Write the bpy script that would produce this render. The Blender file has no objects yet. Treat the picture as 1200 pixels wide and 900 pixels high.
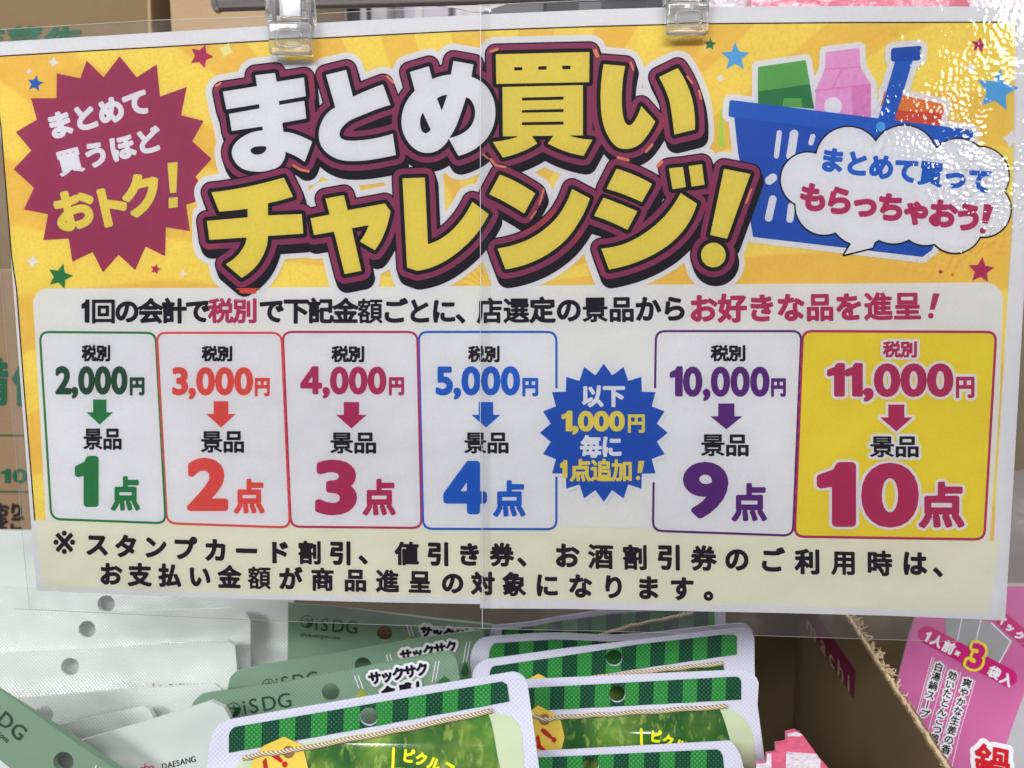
import bpy, math, random
import numpy as np
from mathutils import Vector
from mathutils.geometry import delaunay_2d_cdt
random.seed(7)
rng = np.random.default_rng(7)
S = bpy.context.scene
COL = S.collection
R = math.radians

# ------------------------------------------------------------------ camera
EYE = Vector((0, 0, 1.30))
PITCH = R(7)
FPX = 906.0
cam = bpy.data.objects.new('camera', bpy.data.cameras.new('camera'))
COL.objects.link(cam)
cam.location = EYE
cam.rotation_euler = (R(90) - PITCH, 0, 0)
cam.data.sensor_width = 36
cam.data.lens = 36 * FPX / 1200
cam.data.clip_start = 0.01
cam.data.clip_end = 30
cam.data.dof.use_dof = True
cam.data.dof.focus_distance = 0.345
cam.data.dof.aperture_fstop = 14
S.camera = cam

# ------------------------------------------------------------------ world and shop lamps
S.world = bpy.data.worlds.new('World')
S.world.use_nodes = True
bg = S.world.node_tree.nodes['Background']
bg.inputs[0].default_value = (0.90, 0.93, 1.0, 1)
bg.inputs[1].default_value = 0.21
S.view_settings.view_transform = 'Standard'
S.view_settings.look = 'None'
S.view_settings.exposure = 0
S.view_settings.gamma = 1


def lamp(name, loc, target, sx, sy, power, color=(0.99, 0.985, 1.0)):
    L = bpy.data.lights.new(name, 'AREA')
    L.shape = 'RECTANGLE'
    L.size = sx
    L.size_y = sy
    L.energy = power
    L.color = color
    o = bpy.data.objects.new(name, L)
    COL.objects.link(o)
    o.location = loc
    o.rotation_euler = (Vector(target) - Vector(loc)).to_track_quat('-Z', 'Y').to_euler()
    return o


# ceiling strips over the aisle behind the camera, and one further down the aisle to the right
lamp('ceiling_strip_lamp', (-1.5, -2.1, 2.75), (-0.1, 0.4, 1.2), 1.6, 0.4, 67)
lamp('ceiling_strip_lamp', (0.35, -2.1, 2.85), (0.1, 0.4, 1.2), 1.5, 0.4, 47)
lamp('ceiling_strip_lamp', (3.1, -2.7, 2.75), (0.19, 0.335, 1.36), 1.0, 0.6, 33)
lamp('ceiling_strip_lamp', (-0.4, 0.5, 3.0), (0.0, 0.8, 1.0), 1.6, 0.4, 18)


# ------------------------------------------------------------------ materials
def lin(c):
    c = c / 255.0
    return c / 12.92 if c <= 0.04045 else ((c + 0.055) / 1.055) ** 2.4


def C(r, g, b, k=1.0):
    return (lin(r) / k, lin(g) / k, lin(b) / k, 1)


class NT:
    def __init__(s, m):
        s.t = m.node_tree
        s.N = s.t.nodes
        s.L = s.t.links

    def n(s, typ, **kw):
        x = s.N.new(typ)
        for k, v in kw.items():
            setattr(x, k, v)
        return x

    def l(s, a, b):
        s.L.new(a, b)

    def math(s, op, a, b=None, c=None):
        x = s.N.new('ShaderNodeMath')
        x.operation = op
        for i, v in enumerate((a, b, c)):
            if v is None:
                continue
            if hasattr(v, 'links'):
                s.L.new(v, x.inputs[i])
            else:
                x.inputs[i].default_value = v
        return x.outputs[0]

    def mix(s, f, a, b):
        x = s.N.new('ShaderNodeMix')
        x.data_type = 'RGBA'
        for i, v in ((0, f), (6, a), (7, b)):
            if hasattr(v, 'links'):
                s.L.new(v, x.inputs[i])
            else:
                x.inputs[i].default_value = v
        return x.outputs[2]

    def noise(s, scale, detail=3, rough=0.5, vec=None):
        x = s.N.new('ShaderNodeTexNoise')
        x.inputs['Scale'].default_value = scale
        x.inputs['Detail'].default_value = detail
        x.inputs['Roughness'].default_value = rough
        s.L.new(vec if vec else s.pos(), x.inputs['Vector'])
        return x.outputs[0]

    def pos(s):
        if not hasattr(s, '_p'):
            s._p = s.N.new('ShaderNodeTexCoord').outputs['Object']
        return s._p

    def xyz(s):
        if not hasattr(s, '_x'):
            x = s.N.new('ShaderNodeSeparateXYZ')
            s.L.new(s.pos(), x.inputs[0])
            s._x = x.outputs
        return s._x

    def ramp(s, f, lo, hi):
        x = s.N.new('ShaderNodeMapRange')
        x.interpolation_type = 'SMOOTHSTEP'
        s.L.new(f, x.inputs[0])
        x.inputs[1].default_value = lo
        x.inputs[2].default_value = hi
        return x.outputs[0]

    def bump(s, h, strength, dist):
        x = s.N.new('ShaderNodeBump')
        x.inputs['Strength'].default_value = strength
        x.inputs['Distance'].default_value = dist
        s.L.new(h, x.inputs['Height'])
        return x.outputs[0]


def new_mat(name):
    m = bpy.data.materials.new(name)
    m.use_nodes = True
    q = NT(m)
    return m, q, q.N['Principled BSDF']


def shade(c, f):
    return (min(c[0] * f, 1), min(c[1] * f, 1), min(c[2] * f, 1), 1)


def mat(name, c, rough=0.55, var=0.05, scale=900, bump=0.0, bscale=600, bdist=0.0002, spec=0.3, big=0.04, metal=0):
    """plain procedural surface: fine grain plus broad mottling, optional relief"""
    m, q, b = new_mat(name)
    f1 = q.noise(scale, 2)
    f2 = q.noise(28, 3)
    k = q.math('ADD', q.math('MULTIPLY', q.math('SUBTRACT', f1, 0.5), var * 2.5), q.math('MULTIPLY', q.math('SUBTRACT', f2, 0.5), big * 2.5))
    k = q.math('ADD', k, 0.5)
    q.l(q.mix(k, shade(c, 0.6), shade(c, 1.4)), b.inputs['Base Color'])
    b.inputs['Roughness'].default_value = rough
    b.inputs['Specular IOR Level'].default_value = spec
    b.inputs['Metallic'].default_value = metal
    if bump:
        q.l(q.bump(q.noise(bscale, 3), bump, bdist), b.inputs['Normal'])
    return m


M = {}
M['paper'] = mat('white_paper', C(222, 223, 234), 0.7, 0.072, 820, 0.2, 900, 0.0001)
M['cream'] = mat('cream_print', C(225, 225, 218), 0.7, 0.063, 820, big=0.05)
M['footer'] = mat('pale_cream_print', C(232, 229, 201), 0.7, 0.05, 820, big=0.04)
M['boxwhite'] = mat('white_print', C(221, 222, 231), 0.7, 0.063, 820)
M['ink'] = mat('black_ink', C(24, 19, 30), 0.7, 0.15, 1200, spec=0.15)
M['maroon'] = mat('maroon_ink', C(140, 45, 88), 0.6, 0.081, 820)
M['headwhite'] = mat('white_lettering_ink', C(222, 223, 236), 0.6, 0.072, 820)
M['headyellow'] = mat('yellow_lettering_ink', C(231, 203, 80), 0.6, 0.099, 820)
M['burst'] = mat('magenta_burst_ink', C(152, 42, 84), 0.6, 0.108, 820)
M['magenta'] = mat('magenta_ink', C(172, 38, 88), 0.6, 0.099, 820)
M['magenta_light'] = mat('pinkish_red_ink', C(196, 50, 88), 0.6, 0.099, 820)
M['green'] = mat('green_ink', C(30, 118, 62), 0.6, 0.1, 1200)
M['darkgreen'] = mat('dark_green_ink', C(28, 68, 48), 0.6, 0.1, 1200)
M['red'] = mat('vermilion_ink', C(214, 74, 66), 0.6, 0.117, 820)
M['blue'] = mat('blue_ink', C(10, 88, 186), 0.6, 0.117, 820)
M['bluedark'] = mat('deep_blue_ink', C(8, 74, 172), 0.6, 0.117, 820)
M['skyblue'] = mat('sky_blue_ink', C(80, 160, 226), 0.6, 0.099, 820)
M['purple'] = mat('purple_ink', C(84, 24, 112), 0.6, 0.117, 820)
M['boxyellow'] = mat('warm_yellow_print', C(247, 208, 52), 0.65, 0.072, 820, big=0.12)
M['softgrey'] = mat('pale_grey_print', C(206, 206, 212), 0.65)
M['orangered'] = mat('orange_red_ink', C(208, 74, 54), 0.6, 0.099, 820)
M['orange'] = mat('orange_ink', C(226, 124, 52), 0.6, 0.117, 820)
M['peach'] = mat('peach_highlight_ink', C(222, 130, 98), 0.6, 0.117, 820)
M['carton_pink'] = mat('soft_pink_ink', C(224, 154, 202), 0.6, 0.090, 820)
M['carton_pink2'] = mat('deeper_pink_ink', C(212, 128, 184), 0.6, 0.090, 820)
M['grass'] = mat('mid_green_ink', C(88, 160, 78), 0.6, 0.099, 820)
M['lime'] = mat('lime_ink', C(170, 208, 72), 0.6, 0.1)
M['paleyellow'] = mat('pale_yellow_ink', C(250, 236, 150), 0.6)


def yellow_rays():
    m, q, b = new_mat('yellow_sunray_print')
    x = q.xyz()
    ang = q.math('ARCTAN2', q.math('SUBTRACT', x[2], 1.30), q.math('SUBTRACT', x[0], -0.01))
    wob = q.math('MULTIPLY', q.math('SUBTRACT', q.noise(14, 2), 0.5), 0.10)
    sn = q.math('SINE', q.math('MULTIPLY', q.math('ADD', ang, wob), 24.0))
    f = q.ramp(sn, -0.12, 0.18)
    n2 = q.ramp(q.noise(34, 4, 0.6), 0.38, 0.66)
    f2 = q.math('ADD', q.math('MULTIPLY', f, 0.72), q.math('MULTIPLY', n2, 0.28))
    c = q.mix(f2, C(241, 217, 96), C(232, 188, 78))
    n3 = q.ramp(q.noise(70, 5, 0.65), 0.58, 0.8)
    c = q.mix(q.math('MULTIPLY', n3, 0.5), c, C(244, 226, 138))
    c = q.mix(q.math('MULTIPLY', q.ramp(q.noise(760, 2, 0.7), 0.35, 0.75), 0.3), c, C(214, 168, 66))
    q.l(c, b.inputs['Base Color'])
    b.inputs['Roughness'].default_value = 0.6
    b.inputs['Specular IOR Level'].default_value = 0.25
    return m


def maroon_glossy():
    m, q, b = new_mat('maroon_ring_ink')
    n = q.ramp(q.noise(42, 2), 0.60, 0.78)
    c = q.mix(q.math('MULTIPLY', n, 0.8), C(138, 46, 88), C(186, 66, 72))
    c = q.mix(q.math('MULTIPLY', q.noise(1300, 1), 0.2), c, C(90, 25, 60))
    q.l(c, b.inputs['Base Color'])
    b.inputs['Roughness'].default_value = 0.6
    b.inputs['Specular IOR Level'].default_value = 0.25
    return m


M['yellow'] = yellow_rays()
M['ring'] = maroon_glossy()


def film_mat(name, ior_gain, rough, bumps, tint=(1, 1, 1, 1)):
    """clear laminate: a thin sheet that lets the print through and mirrors the lamps"""
    m, q, b = new_mat(name)
    q.N.remove(b)
    out = q.N['Material Output']
    tr = q.n('ShaderNodeBsdfTransparent')
    tr.inputs[0].default_value = tint
    gl = q.n('ShaderNodeBsdfGlossy')
    gl.inputs['Roughness'].default_value = rough
    fr = q.n('ShaderNodeFresnel')
    fr.inputs[0].default_value = 1.5
    h = None
    for sc, det, am in bumps:
        v = q.math('MULTIPLY', q.noise(sc, det, 0.55), am)
        if sc > 200:
            # the laminate has shrunk into fine wrinkles towards its upper right, over the bubble most of all
            x = q.xyz()
            zone = q.math('MULTIPLY', q.ramp(x[0], 0.10, 0.18), q.ramp(x[2], 1.29, 1.345))
            patch = q.ramp(q.noise(34, 2, 0.6), 0.34, 0.66)
            dx = q.math('SUBTRACT', x[0], 0.185)
            dz = q.math('SUBTRACT', x[2], 1.335)
            rr = q.math('SQRT', q.math('ADD', q.math('MULTIPLY', dx, dx), q.math('MULTIPLY', dz, dz)))
            spot = q.math('SUBTRACT', 1.0, q.ramp(rr, 0.012, 0.036))
            v = q.math('MULTIPLY', v, q.math('ADD', q.math('ADD', q.math('MULTIPLY', q.math('MULTIPLY', zone, patch), 1.5), 0.08), q.math('MULTIPLY', q.math('MULTIPLY', spot, patch), 1.8)))
        h = v if h is None else q.math('ADD', h, v)
    nb = q.bump(h, 1.0, 1.0)
    q.l(nb, gl.inputs['Normal'])
    q.l(nb, fr.inputs['Normal'])
    mx = q.n('ShaderNodeMixShader')
    q.l(q.math('MINIMUM', q.math('MULTIPLY', fr.outputs[0], ior_gain), 1.0), mx.inputs[0])
    q.l(tr.outputs[0], mx.inputs[1])
    q.l(gl.outputs[0], mx.inputs[2])
    q.l(mx.outputs[0], out.inputs[0])
    return m


M['film'] = film_mat('clear_laminate_film', 1.3, 0.045, [(540, 0, 0.00017), (45, 2, 0.0004), (9, 1, 0.0014)])
M['rimline'] = mat('film_rim_edge', C(140, 138, 136), 0.3, spec=0.8)
M['edge'] = mat('film_edge_glint', C(196, 198, 204), 0.3, spec=0.8)  # pale tone paints in the specular line along the film seam


def pouch_mat(name, c, rough=0.38, cell=1500, amp=0.00004, var=0.06, diag=True, spec=0.5, c2=None):
    """heat-sealed plastic with a diamond emboss (seen on the sealed strip)"""
    m, q, b = new_mat(name)
    x = q.xyz()
    if diag:
        e = q.math('MULTIPLY', q.math('SINE', q.math('MULTIPLY', x[0], cell * 1.9)), q.math('SINE', q.math('MULTIPLY', x[2], cell * 1.9)))
    else:
        e = q.math('SINE', q.math('MULTIPLY', q.math('ADD', x[0], x[2]), cell * 2.3))
    base = q.mix(q.math('ADD', q.math('MULTIPLY', q.noise(22, 3), var * 4), 0.0), shade(c, 1.05), shade(c, 0.75))
    if c2:
        base = q.mix(q.ramp(e, 0.1, 0.6), base, c2)
    q.l(base, b.inputs['Base Color'])
    b.inputs['Roughness'].default_value = rough
    b.inputs['Specular IOR Level'].default_value = spec
    hh = q.math('ADD', q.math('MULTIPLY', e, amp), q.math('MULTIPLY', q.noise(38, 1), 0.0018))
    q.l(q.bump(hh, 1.0, 1.0), b.inputs['Normal'])
    return m


M['sealwhite'] = pouch_mat('embossed_white_seal', C(208, 209, 225), c2=C(194, 195, 214))
M['palewhite'] = pouch_mat('pearly_white_pouch', C(204, 211, 206), 0.22, 1600, 0.00008, spec=0.9)
M['palesmooth'] = pouch_mat('smooth_pale_pouch', C(198, 205, 200), 0.4, 400, 0.0, spec=0.5)
M['sage'] = pouch_mat('sage_green_pouch', C(120, 150, 124), 0.42, 1300, 0.00005, diag=False, c2=C(112, 142, 118))
M['sagesmooth'] = pouch_mat('smooth_sage_pouch', C(114, 142, 117), 0.42, 1300, 0.00001, diag=False)
M['banddark'] = pouch_mat('dark_green_stripe', C(8, 60, 38), 0.35, 1450, 0.00005, c2=C(46, 102, 76))
M['bandlight'] = pouch_mat('bright_green_stripe', C(34, 122, 52), 0.35, 1450, 0.00005, c2=C(80, 156, 86))
M['windowpale'] = pouch_mat('pale_green_window_film', C(194, 208, 172), 0.14, 300, 0.0, spec=0.9)
M['holedark'] = mat('punched_hole_rim', C(60, 66, 60), 0.5)


def veg_mat():
    m, q, b = new_mat('cucumber_photo_print')
    v = q.n('ShaderNodeTexVoronoi')
    v.inputs['Scale'].default_value = 26
    mp = q.n('ShaderNodeMapping')
    mp.inputs['Rotation'].default_value = (0, R(35), 0)
    mp.inputs['Scale'].default_value = (1.8, 1, 0.8)
    q.l(q.pos(), mp.inputs[0])
    q.l(mp.outputs[0], v.inputs['Vector'])
    f = q.ramp(v.outputs['Distance'], 0.15, 0.75)
    n = q.ramp(q.noise(60, 4, 0.6), 0.35, 0.7)
    c = q.mix(n, C(72, 124, 48), C(144, 168, 70))
    c = q.mix(f, c, C(36, 84, 36))
    c = q.mix(q.math('MULTIPLY', q.ramp(q.noise(170, 4, 0.6, mp.outputs[0]), 0.52, 0.68), 0.55), c, C(158, 182, 92))
    q.l(c, b.inputs['Base Color'])
    b.inputs['Roughness'].default_value = 0.12
    b.inputs['Specular IOR Level'].default_value = 0.8
    mp2 = q.n('ShaderNodeMapping')
    mp2.inputs['Scale'].default_value = (0.25, 1, 1.8)
    q.l(q.pos(), mp2.inputs[0])
    q.l(q.bump(q.noise(45, 2, 0.5, mp2.outputs[0]), 1, 0.0026), b.inputs['Normal'])
    return m


M['veg'] = veg_mat()
M['tag'] = mat('yellow_tag_print', C(226, 192, 78), 0.4, 0.06, 700)
M['eyelet'] = mat('brown_eyelet', C(134, 108, 66), 0.4)
M['tagred'] = mat('crimson_tag_print', C(176, 34, 34), 0.4)
M['yelltext'] = mat('lemon_print', C(242, 236, 30), 0.35)


def rope_mat():
    m, q, b = new_mat('twisted_jute_twine')
    x = q.xyz()
    s_ = q.math('SINE', q.math('MULTIPLY', q.math('ADD', q.math('MULTIPLY', x[0], 1.0), q.math('MULTIPLY', x[2], 2.2)), 2600))
    c = q.mix(q.ramp(s_, -0.7, 0.6), C(140, 120, 92), C(214, 200, 172))
    q.l(c, b.inputs['Base Color'])
    b.inputs['Roughness'].default_value = 0.9
    q.l(q.bump(s_, 0.6, 0.0002), b.inputs['Normal'])
    return m


M['rope'] = rope_mat()


def card_mat(name, c, lined=False, f=1.0):
    m, q, b = new_mat(name)
    mp = q.n('ShaderNodeMapping')
    mp.inputs['Scale'].default_value = (0.25, 1, 1)
    q.l(q.pos(), mp.inputs[0])
    k = q.math('ADD', q.math('MULTIPLY', q.noise(700, 3, 0.6, mp.outputs[0]), 0.5), q.math('MULTIPLY', q.noise(9, 4), 0.5))
    q.l(q.mix(k, shade(c, 0.72), shade(c, 1.28)), b.inputs['Base Color'])
    b.inputs['Roughness'].default_value = 0.85
    b.inputs['Specular IOR Level'].default_value = 0.2
    q.l(q.bump(q.noise(900, 3), 0.5, 0.0002), b.inputs['Normal'])
    return m


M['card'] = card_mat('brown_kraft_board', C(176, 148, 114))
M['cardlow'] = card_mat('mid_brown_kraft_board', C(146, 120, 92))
M['card_shaded'] = card_mat('shaded_brown_kraft_board', C(126, 106, 76))  # darker copy of the kraft brown, shade put into the colour
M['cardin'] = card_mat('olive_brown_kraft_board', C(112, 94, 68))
M['torn'] = card_mat('torn_board_fibre', C(205, 184, 150))
M['label'] = mat('wine_red_label', C(104, 30, 64), 0.6)
M['labeltext'] = mat('faded_label_lettering', C(166, 140, 112), 0.7)
M['cartongreen'] = mat('carton_green_print', C(26, 92, 64), 0.8)
M['cartonblack'] = mat('carton_black_print', C(40, 34, 32), 0.8)
M['soup'] = mat('orchid_pink_packet', C(190, 96, 148), 0.35, 0.03, big=0.06, bump=1, bscale=40, bdist=0.001, spec=0.6)
M['soupwhite'] = mat('silver_white_packet', C(172, 170, 174), 0.3, 0.03, bump=1, bscale=50, bdist=0.001, spec=0.6)
M['dullsilver'] = mat('dull_silver_packet', C(128, 120, 116), 0.3, 0.03, bump=1, bscale=50, bdist=0.001, spec=0.6)
M['souppill'] = mat('magenta_capsule_print', C(188, 22, 108), 0.35, spec=0.5)
M['soupwindow'] = mat('silver_grey_window_print', C(150, 150, 150), 0.3, spec=0.5)
M['soupred'] = mat('red_brush_print', C(190, 20, 34), 0.35)
M['soupyellow'] = mat('golden_outline_print', C(240, 208, 60), 0.35)
M['pinkcheck'] = mat('pink_check_print', C(214, 96, 128), 0.3, 0.05, spec=0.7, bump=1, bscale=120, bdist=0.002)
M['whitecheck'] = mat('white_check_print', C(226, 210, 218), 0.25, 0.05, spec=0.8, bump=1, bscale=160, bdist=0.003)
M['metal'] = mat('brushed_steel', (0.78, 0.78, 0.76, 1), 0.36, 0.04, metal=1)
M['spring'] = mat('dull_steel_spring', (0.42, 0.43, 0.44, 1), 0.35, 0.06, metal=1)
M['darkgap'] = mat('near_black_plastic', C(24, 22, 26), 0.5)
M['greypack'] = mat('pale_grey_package', C(186, 184, 182), 0.5, big=0.12)
M['lilac'] = mat('lilac_grey_package', C(176, 168, 178), 0.5)
M['rosy'] = mat('rose_pink_bag', C(240, 116, 136), 0.25, 0.04, big=0.1, spec=0.8, bump=1, bscale=60, bdist=0.003)
M['backwall'] = mat('grey_shelf_back', C(96, 96, 98), 0.6)
M['shelf'] = mat('white_shelf_board', C(200, 200, 198), 0.5)


def clear_plastic():
    m, q, b = new_mat('clear_clip_plastic')
    b.inputs['Base Color'].default_value = (0.97, 0.97, 0.95, 1)
    b.inputs['Roughness'].default_value = 0.08
    b.inputs['IOR'].default_value = 1.42
    b.inputs['Transmission Weight'].default_value = 0.93
    q.l(q.bump(q.noise(120, 2), 1, 0.0003), b.inputs['Normal'])
    return m


M['clear'] = clear_plastic()


# ------------------------------------------------------------------ rays and surfaces
FW = Vector((0, math.cos(PITCH), -math.sin(PITCH)))
UP = Vector((0, math.sin(PITCH), math.cos(PITCH)))
RT = Vector((1, 0, 0))


def ray(px, py):
    return FW + RT * ((px - 600) / FPX) + UP * ((450 - py) / FPX)


def at_depth(px, py, Y):
    d = ray(px, py)
    return EYE + d * (Y / d.y)


class Sheet:
    """a plane in the room: stands at distance Y under the reference pixel, leaning and turned"""
    def __init__(s, px, py, Y, lean=0.0, yaw=0.0, bulge=None):
        s.p = at_depth(px, py, Y)
        s.n = Vector((math.sin(R(yaw)) * math.cos(R(lean)), -math.cos(R(yaw)) * math.cos(R(lean)), math.sin(R(lean))))
        s.bulge = bulge

    def at(s, px, py, lift=0.0, side=1):
        d = ray(px, py)
        t = (s.p - EYE).dot(s.n) / d.dot(s.n)
        b = s.bulge(px, py) if s.bulge else 0.0
        return EYE + d * t + s.n * (side * b + lift)


class PosterSheet:
    """the hanging poster: upright, bowing back at its left and right ends with slight ripples"""
    Y0 = 0.335

    def y(s, x, z):
        zz = z - 1.3
        return (s.Y0 + 0.30 * max(0.0, -x - 0.10) ** 2 + 0.25 * max(0.0, x - 0.12) ** 2
                + 0.0010 * math.sin(x * 31 + zz * 11) + 0.0004 * math.sin(zz * 47 + x * 19 + 1.0) + 0.02 * zz)

    def at(s, px, py, lift=0.0, side=1):
        d = ray(px, py)
        y = s.Y0
        for _ in range(5):
            p = EYE + d * (y / d.y)
            y = s.y(p.x, p.z)
        p = EYE + d * (y / d.y)
        e = 0.002
        gx = (s.y(p.x + e, p.z) - s.y(p.x - e, p.z)) / (2 * e)
        gz = (s.y(p.x, p.z + e) - s.y(p.x, p.z - e)) / (2 * e)
        n = Vector((gx, -1, gz)).normalized()
        return p + n * lift


POST = PosterSheet()

# ------------------------------------------------------------------ object helpers


def link(name, verts, faces, m, parent=None, smooth=False):
    me = bpy.data.meshes.new(name)
    me.from_pydata([tuple(v) for v in verts], [], faces)
    me.update()
    if m is not None:
        me.materials.append(m)
    if smooth:
        for p in me.polygons:
            p.use_smooth = True
    o = bpy.data.objects.new(name, me)
    COL.objects.link(o)
    if parent:
        o.parent = parent
        o.matrix_parent_inverse = parent.matrix_world.inverted()
    return o


def thing(name, label, cat, loc=(0, 0, 0), group=None):
    o = bpy.data.objects.new(name, None)
    o.empty_display_size = 0.02
    COL.objects.link(o)
    o.location = loc
    bpy.context.view_layer.update()
    o['label'] = label
    o['category'] = cat
    if group:
        o['group'] = group
    return o


def box(name, lo, hi, m, parent=None, bev=0.0):
    import bmesh
    bm = bmesh.new()
    bmesh.ops.create_cube(bm, size=1)
    for v in bm.verts:
        v.co = Vector([(lo[i] + hi[i]) / 2 + v.co[i] * (hi[i] - lo[i]) for i in range(3)])
    if bev:
        bmesh.ops.bevel(bm, geom=list(bm.edges), offset=bev, segments=3, affect='EDGES', profile=0.6)
    me = bpy.data.meshes.new(name)
    bm.to_mesh(me)
    bm.free()
    me.materials.append(m)
    for p in me.polygons:
        p.use_smooth = bev > 0
    o = bpy.data.objects.new(name, me)
    COL.objects.link(o)
    if parent:
        o.parent = parent
        o.matrix_parent_inverse = parent.matrix_world.inverted()
    return o


def tube(name, pts, r, m, parent=None, seg=10, rr=None):
    vs, fs = [], []
    n = len(pts)
    for i, p in enumerate(pts):
        d = (pts[min(i + 1, n - 1)] - pts[max(i - 1, 0)]).normalized()
        a = d.cross(Vector((0, 1, 0.01))).normalized()
        b = d.cross(a)
        q = rr[i] if rr else r
        for k in range(seg):
            t = 2 * math.pi * k / seg
            vs.append(p + a * math.cos(t) * q + b * math.sin(t) * q)
    for i in range(n - 1):
        for k in range(seg):
            fs.append((i * seg + k, i * seg + (k + 1) % seg, (i + 1) * seg + (k + 1) % seg, (i + 1) * seg + k))
    fs.append(tuple(range(seg)))
    fs.append(tuple((n - 1) * seg + k for k in reversed(range(seg))))
    return link(name, vs, fs, m, parent, True)


# ------------------------------------------------------------------ letter shapes
_tc = bpy.data.curves.new('lettershape', 'FONT')
_to = bpy.data.objects.new('lettershape', _tc)
COL.objects.link(_to)
GN = 120
GL = -0.2
GS = 1.4 / (GN - 1)
_cache = {}


def outline(ch):
    _tc.body = ch
    bpy.context.view_layer.update()
    ev = _to.evaluated_get(bpy.context.evaluated_depsgraph_get())
    cu = ev.to_curve(bpy.context.evaluated_depsgraph_get())
    loops = []
    for s in cu.splines:
        b = s.bezier_points
        L = []
        n = len(b)
        for i in range(n):
            p0, p1, p2, p3 = b[i].co, b[i].handle_right, b[(i + 1) % n].handle_left, b[(i + 1) % n].co
            flat = (p1 - p0).cross(p3 - p0).length < 1e-4 and (p2 - p0).cross(p3 - p0).length < 1e-4
            k = 1 if flat else 5
            for j in range(k):
                t = j / k
                q = p0 * (1 - t) ** 3 + p1 * 3 * t * (1 - t) ** 2 + p2 * 3 * t * t * (1 - t) + p3 * t ** 3
                L.append((q.x, q.y))
        loops.append(np.array(L))
    ev.to_curve_clear()
    return loops


def sdf_loops(X, Y, loops):
    """signed distance (negative inside) with non-zero winding"""
    d2 = np.full(X.shape, 1e18)
    w = np.zeros(X.shape, np.int32)
    for L in loops:
        N = np.roll(L, -1, 0)
        for (ax, ay), (bx, by) in zip(L, N):
            ex, ey = bx - ax, by - ay
            q = ex * ex + ey * ey
            if q < 1e-14:
                continue
            px, py = X - ax, Y - ay
            t = np.clip((px * ex + py * ey) / q, 0, 1)
            dx, dy = px - t * ex, py - t * ey
            np.minimum(d2, dx * dx + dy * dy, out=d2)
            cr = ex * py - ey * px
            if by > ay:
                w += ((Y >= ay) & (Y < by) & (cr > 0))
            elif by < ay:
                w -= ((Y >= by) & (Y < ay) & (cr < 0))
    d = np.sqrt(d2)
    return np.where(w != 0, -d, d)


def glyph(ch):
    if ch not in _cache:
        loops = outline(ch)
        if ch == '1':
            loops = [np.array([(0.30, 0.0), (0.43, 0.0), (0.43, 0.70), (0.335, 0.70), (0.30, 0.62), (0.16, 0.555), (0.16, 0.47), (0.30, 0.505)])]
        g = GL + GS * np.arange(GN)
        X, Y = np.meshgrid(g, g + 0.1 - 0.1)
        if ch == '4':
            loops = [np.array([(0.37, 0), (0.46, 0), (0.46, 0.16), (0.56, 0.16), (0.56, 0.245), (0.46, 0.245), (0.46, 0.70), (0.35, 0.70), (0.03, 0.245), (0.03, 0.16), (0.37, 0.16)]),
                     np.array([(0.37, 0.245), (0.13, 0.245), (0.37, 0.59)])]
        f = sdf_loops(X, Y, loops).astype(np.float32)
        allp = np.concatenate(loops)
        _cache[ch] = (f, allp.min(0), allp.max(0))
    return _cache[ch]


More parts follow.
